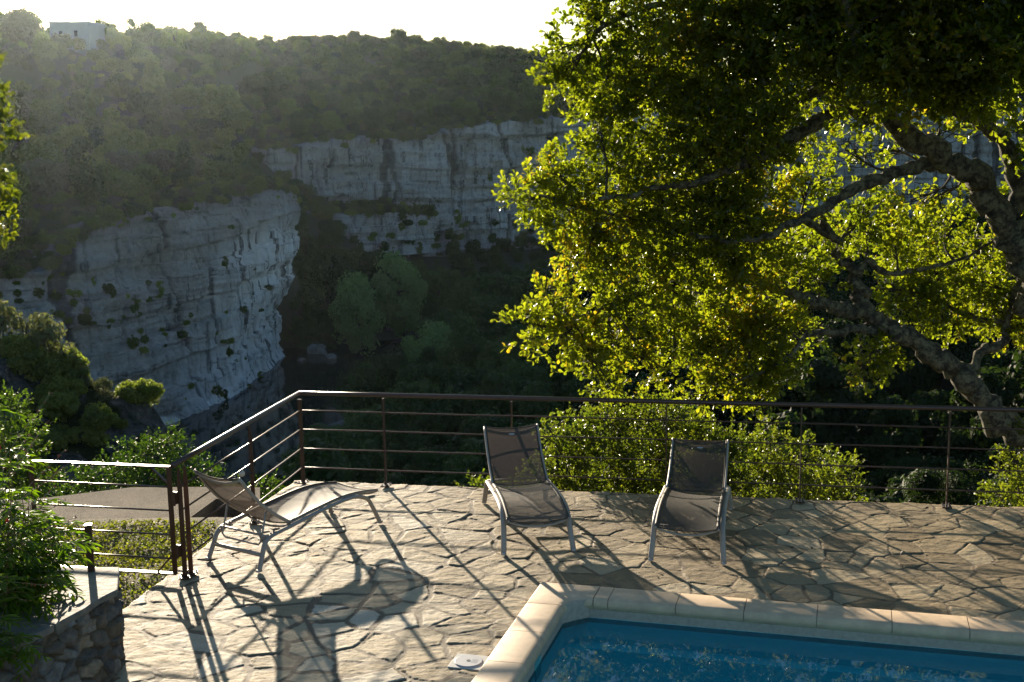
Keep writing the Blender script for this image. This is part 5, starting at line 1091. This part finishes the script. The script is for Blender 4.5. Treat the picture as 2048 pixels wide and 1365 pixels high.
# skyline trees on the left ridge
SKY = [(45, 8, 392, 7.0, 1.0, 'largest round tree on the skyline at the top left corner', 0), (95, 60, 396, 2.8, 1.4, 'thin sparse tree between the corner tree and the blue-grey building', 3), (205, 38, 392, 5.2, 1.0, 'dense round tree directly right of the blue-grey building', 0), (290, 40, 398, 5.0, .9, 'airy wide tree second to the right of the building', 5),
       (350, 55, 398, 3.4, .9, 'small low tree on the skyline left of the notch', 1), (400, 36, 396, 4.8, 1.0, 'tall dark tree rising right of the bright notch on the skyline', 0), (450, 45, 396, 4.0, .9, 'rounded tree adjoining the tall dark one on the skyline', 2), (505, 62, 400, 3.6, .9, 'small spreading tree on the declining skyline', 5), (540, 84, 410, 2.6, 1.0, 'bushy low tree just before the skyline dips', 1)]
for (px, py, Y, s, sz, lb_, k) in SKY:
    p = at(px, py, Y); gz_ = float(terrain(np.array([p[0]]), np.array([p[1]]))[0][0])-.8; k = {1: 0, 5: 0}.get(k, k); sz = 1.0; s = float(np.clip((p[2]-gz_)/[1.75, 1.15, 1.6, 2.3, 2.5, 1.2][k], 2.5, 6.5)); tree('ridge_tree', FP[k], (p[0], p[1], gz_), s, rg.uniform(0, 6.28), lb_, 'tree', None, sz, TP)
# the rest of the woods as one mass
prcol = bpy.data.collections.new('crown_shapes')
plist = FP+VP+VD; 
for i, me in enumerate(plist):
    o = bpy.data.objects.new('crown_%02d' % i, me); prcol.objects.link(o)
# fill with low scrub as well
L4 = scatter(60000, -260, 270, 150, 560, lambda X, Y, z, g, i1, i2, d1, d2: (i1 | i2) & inview(X, Y) & (((d1 > 4.5) & i1) | ((d2 > 4.5) & i2)), 2.5, rg)
for (x, y, z) in L4:
    if 70 < toz(None, x, y, z)[0] < 205 and y > 349: continue
    rest.append((x, y, z-.2, rg.uniform(.9, 2.0), rg.choice([1, 5, 2, 0]), 's', rg.uniform(.8, 1.2)))
def lip_on(P3, ntop, n, seed, smin, smax):
    rg2 = np.random.default_rng(seed); a, b = P3.shape[:2]
    for _ in range(n):
        i = rg2.integers(ntop-1, a); j = rg2.integers(0, b); p = P3[i, j]; rest.append((p[0]+rg2.normal()*.5, p[1]+rg2.normal()*.5, p[2]-.5, rg2.uniform(smin, smax), rg2.choice([0, 1, 5, 2]), 's', 1.0))
def bushes_on(P3, ntop, n, seed, zone, smin, smax):
    rg2 = np.random.default_rng(seed); a, b = P3.shape[:2]
    for _ in range(n):
        i = rg2.integers(0, ntop-2); j = rg2.integers(0, b); u = rg2.random(); s_, t_ = j/b, i/ntop
        if zone(s_, t_) < rg2.random(): continue
        p = P3[i, j]; rest.append((p[0], p[1], p[2]-.4, rg2.uniform(smin, smax), rg2.choice([0, 1, 5, 3]), 's', 1.0))
bushes_on(P1c, nt1, 2000, 3, lambda s, t: .025+.7*(abs(s-.50+.22*(t-.75)) < .03)*(t > .35)+.5*(t > .95)+.22*(s < .42)*(t > .85)+.4*(abs(s-.58+.3*(t-.6)) < .012)*(t < .7)+.9*(s > .93), .4, 1.25)
bushes_on(P2c, nt2, 900, 4, lambda s, t: .07+.8*(t < .36)*(t > .12)+.6*(t > .94)+.5*(s < .22)*(t < .5)+.6*(abs(s-.335) < .012)*(t > .3)+.35*(abs(t-.55) < .06), .7, 2.3)
bushes_on(P3c, nt3, 60, 6, lambda s, t: .3+.6*(t > .85), .8, 1.8)
lip_on(P1c, nt1, 1000, 13, .7, 1.9); lip_on(P2c, nt2, 500, 14, 1.0, 2.6); lip_on(P3c, nt3, 120, 15, 1.0, 2.4)
arr = np.array([(c[0], c[1], c[2]) for c in rest]); wm = bpy.data.meshes.new('woodland'); wm.vertices.add(len(arr)); wm.vertices.foreach_set('co', arr.astype(np.float32).ravel())
def vat(k, t, d): a = wm.attributes.new(k, t, 'POINT'); a.data.foreach_set('value' if t != 'FLOAT_VECTOR' else 'vector', np.asarray(d).ravel())
vat('scl', 'FLOAT_VECTOR', np.array([(c[3], c[3], c[3]*c[6]) for c in rest], np.float32)); vat('rot', 'FLOAT_VECTOR', np.array([(0, 0, rg.uniform(0, 6.28)) for c in rest], np.float32)); vat('idx', 'INT', np.array([c[4] if c[4] < 10 else (6+c[4]-10 if c[4] < 20 else 9+c[4]-20) for c in rest], np.int32))
wo_ = link('woodland', wm); tag(wo_, 'dense mixed scrub and trees covering both slopes of the gorge', 'woodland', kind='stuff')
ng = bpy.data.node_groups.new('scatter', 'GeometryNodeTree'); ng.interface.new_socket('Geometry', in_out='INPUT', socket_type='NodeSocketGeometry'); ng.interface.new_socket('Geometry', in_out='OUTPUT', socket_type='NodeSocketGeometry')
N_ = ng.nodes; gi = N_.new('NodeGroupInput'); go = N_.new('NodeGroupOutput'); ip = N_.new('GeometryNodeInstanceOnPoints'); ci = N_.new('GeometryNodeCollectionInfo')
ci.inputs['Collection'].default_value = prcol; ci.inputs['Separate Children'].default_value = True; ci.inputs['Reset Children'].default_value = True
def na(nm, ty): a = N_.new('GeometryNodeInputNamedAttribute'); a.data_type = ty; a.inputs['Name'].default_value = nm; return [s for s in a.outputs if s.enabled and s.name == 'Attribute'][0]
lk = ng.links.new; lk(gi.outputs[0], ip.inputs['Points']); lk(ci.outputs[0], ip.inputs['Instance']); ip.inputs['Pick Instance'].default_value = True
lk(na('idx', 'INT'), ip.inputs['Instance Index']); lk(na('rot', 'FLOAT_VECTOR'), ip.inputs['Rotation']); lk(na('scl', 'FLOAT_VECTOR'), ip.inputs['Scale']); lk(ip.outputs[0], go.inputs[0])
md = wo_.modifiers.new('scatter', 'NODES'); md.node_group = ng
print('woodland', len(rest))

# ------------------------------------------------------------------ house on the ridge
hp = at(140, 90, 356); hb = empty('house', tuple(hp), R(-8), 'blue-grey flat roofed building with a roof railing on the skyline', 'building')
m = MB(); m.box((0, 5, 1.0), (11.5, 10, 10.4)); m.build('wall', MAT['house'], hb); m = MB(); m.add([(-6, -.2, 6.2), (6, -.2, 5.2), (6, 10.2, 5.2), (-6, 10.2, 7.2), (-6, -.2, 6.5), (6, -.2, 5.5), (6, 10.2, 5.5), (-6, 10.2, 7.5)], [(0, 3, 2, 1), (4, 5, 6, 7), (0, 1, 5, 4), (1, 2, 6, 5), (2, 3, 7, 6), (3, 0, 4, 7)]); m.build('roof', MAT['house'], hb)
m = MB(); 
for k in range(9): m.box((-5.6+1.4*k, .1, 6.9-.115*k*1.0), (.06, .06, .9))
m.tube([(-5.7, .1, 7.35), (5.7, .1, 6.4)], .05, 4); m.build('roof_railing', MAT['house'], hb)
for x in (-2.5, 2.0): m = MB(); m.box((x, -.05, 3.0), (1.0, .12, 1.6)); m.build('window', MAT['glass'], hb)
hp = at(27, 76, 386); h2 = empty('house', tuple(hp), 0, 'small white building glimpsed through the corner tree on the skyline', 'building')
m = MB(); m.box((0, 3, .2), (4.2, 5, 2.4)); m.build('wall', MAT['housew'], h2); m = MB(); m.box((0, 3, 1.5), (4.8, 5.6, .25)); m.build('roof', MAT['house'], h2)

# ------------------------------------------------------------------ boulders at the water
def boulder(p, s, seed, label):
    rg2 = np.random.default_rng(seed); m = MB(); th = np.linspace(-math.pi/2, math.pi/2, 8); V = []
    nn_ = 12
    for a in th:
        for k in range(nn_): b = 2*math.pi*k/nn_; V.append((math.cos(a)*math.cos(b), math.cos(a)*math.sin(b), math.sin(a)))
    V = np.array(V); r = .85+.9*fbm(V[:, 0]*1.4+seed, V[:, 1]*1.4+V[:, 2]*1.9, 3, seed)[:, None]; V = V*r*np.array([s*1.25, s*.8, s*.7])
    Fs = [(i*nn_+k, i*nn_+(k+1) % nn_, (i+1)*nn_+(k+1) % nn_, (i+1)*nn_+k) for i in range(7) for k in range(nn_)]
    m.add(V, Fs); o = m.build('boulder', MAT['rock']); o.location = p; tag(o, label, 'rock')
for i, (px, py, s, lb_) in enumerate([(636, 702, 1.9, 'pale squarish boulder at the water left of the round pale tree'), (662, 712, 1.0, 'small boulder in the water just right of the squarish one'), (604, 716, .7, 'tiny flat stone at the foot of the cliff by the water'), (860, 652, 1.8, 'tall pale boulder at the right end of the visible river'), (873, 668, .9, 'low white stone in the water below the tall pale boulder'), (800, 662, 2.4, 'wide grey boulder under the brownish tree')]):
    p = gz(px, py+6, RZ); boulder((p[0], p[1], RZ+s*.3), s, 200+i, lb_)

# ------------------------------------------------------------------ rocky spur in the left middle distance
gx_ = np.linspace(-75, -11, 170); gy_ = np.linspace(38, 90, 130); X, Y = np.meshgrid(gx_, gy_)
crest = np.interp(X, [-75, -50, -33, -26, -22.5, -19.5, -17.8, -17.0, -15.5, -11], [3, -1.5, -5.0, -8.0, -10.2, -11.2, -12.4, -14.5, -24, -44])
dd = (Y-62); Z = crest+3.3-np.where(dd < 0, (-dd)*.42, dd*1.6)+1.6*fbm(X*.12, Y*.12, 4, 91)-1.4*np.abs(fbm(X*.3, Y*.3, 4, 92)); st_ = 1.3; Z = Z*.4+.6*(np.floor(Z/st_)+smooth(.25, .75, (Z/st_) % 1))*st_
Z = Z-20*smooth(-18.0, -16.0, X)
Z = np.maximum(Z, RZ)
idx = np.arange(X.size).reshape(X.shape); Fq = np.stack([idx[:-1, :-1], idx[:-1, 1:], idx[1:, 1:], idx[1:, :-1]], -1).reshape(-1, 4)
tag(link('rocky_spur', mesh('rocky_spur', np.stack([X, Y, Z], -1), [Fq], MAT['spur'], False)), 'rocky spur with scattered shrubs in the left middle distance', 'hill', kind='structure')
def spz(px, py): return at(px, py, 62)
SPUR = [(0, 655, 2.3, 1.0, 'olive toned tree at the left edge on top of the rocky spur', 2), (95, 680, 2.2, 1.1, 'grey-olive tree on the spur crest in front of the cliff', 2), (60, 700, 2.3, .8, 'fresh green low shrub between the olive trees on the spur', 1), (140, 715, 1.6, .9, 'dark green conical shrub at the right of the spur trees', 0), (20, 720, 2.2, .9, 'dark green shrub below the olive tree at the left edge of the spur', 1),
        (100, 745, 1.9, 1.0, 'bright sunlit yellow-green shrub in the middle of the spur', 0), (140, 775, 1.4, .9, 'yellowish shrub below right of the bright sunlit one', 1), (182, 760, .85, 1.1, 'small round grey shrub on the spur edge, left of its twin', 2), (222, 765, .8, 1.1, 'small round grey shrub at the very edge of the spur', 2), (70, 830, 1.2, .9, 'silvery small shrub in the dark hollow of the spur', 2), (185, 810, 1.3, .9, 'sparse yellow-green shrub near the spur edge', 0),
        (120, 860, 2.4, .8, 'dark shrub filling the hollow of the spur', 1), (200, 860, 2.0, .8, 'dark green shrub on the shaded rock face of the spur', 0), (30, 800, 2.0, .8, 'green shrub low on the left of the spur', 0), (330, 860, 1.3, .9, 'dark green shrub at the foot of the cliff beyond the spur', 0)]
for i in range(70):
    px = rg.uniform(-60, 320); yy = rg.uniform(46, 66); x = (px-1024)/F*yy; ix_ = np.argmin(np.abs(gx_-x)); iy_ = np.argmin(np.abs(gy_-yy)); zz_ = Z[iy_, ix_]
    if zz_ < -19: continue
    tree('spur_shrub', SP[i % 2], (x, yy, zz_-.25), rg.uniform(.45, 1.3), rg.uniform(0, 6.28), 'small dark shrub growing among the rocks of the spur', 'shrub', 'small shrubs on the rocky spur')
for (px, py, s, sz, lb_, k) in SPUR:
    p = at(px, py, 62 if px < 300 else 80); h_ = [1.45, .95, 1.65][k]*s*sz; p[1] -= 1.5*(py-640)/150; tree('spur_shrub', SP[k], (p[0], p[1], p[2]-h_*.75), s, rg.uniform(0, 6.28), lb_, 'shrub', None, sz, TP)

# ------------------------------------------------------------------ dark trees on the slope at the right, below the oak
RT = []
for i in range(100):
    px = rg.uniform(1120, 2300); Y = rg.uniform(48, 120); p = at(px, 600, Y); eYy = np.interp(p[0], [-2.4, 8.6, 60], [13, 11.3, 6]); g0 = max(-.9-(Y-eYy)*.62, RZ+.5)
    topy = rg.uniform(520, 640)+ (120-Y)*2.0; zt = at(px, topy, Y)[2]; hgt = min(zt-g0, 15); 
    if hgt < 3: continue
    RT.append((p[0], Y, g0, hgt))
for i in range(95):
    px = rg.uniform(1080, 2350); Y = rg.uniform(19, 62); p = at(px, 600, Y)
    if p[0] < 3.5 and Y < 30: continue
    if px > 1660 and Y < 38: continue
    eYy = np.interp(p[0], [-2.4, 8.6, 60], [13, 11.3, 6]); g0 = -.9-(Y-eYy)*(.62-.27*float(smooth(-2, 4, p[0]))); RT.append((p[0], Y, g0-.4, rg.uniform(2.6, 5.6) if Y > 28 else rg.uniform(2, 3.2)))
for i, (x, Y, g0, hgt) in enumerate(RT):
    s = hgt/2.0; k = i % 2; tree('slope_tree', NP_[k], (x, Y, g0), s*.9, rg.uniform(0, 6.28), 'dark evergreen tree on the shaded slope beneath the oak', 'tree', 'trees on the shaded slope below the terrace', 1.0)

# ------------------------------------------------------------------ air
m = MB(); m.box((60, 370, 7), (900, 800, 106)); hz_ = newmat('haze'); mt, n, l, b = hz_
n.remove(b); pv = n.new('ShaderNodeVolumePrincipled'); pv.inputs['Density'].default_value = .00002; pv.inputs['Color'].default_value = (.74, .90, 1, 1); pv.inputs['Anisotropy'].default_value = .84; l.new(pv.outputs[0], n['Material Output'].inputs['Volume'])
ho_ = m.build('haze', mt); tag(ho_, 'thin sunlit haze filling the gorge', 'haze', kind='stuff')
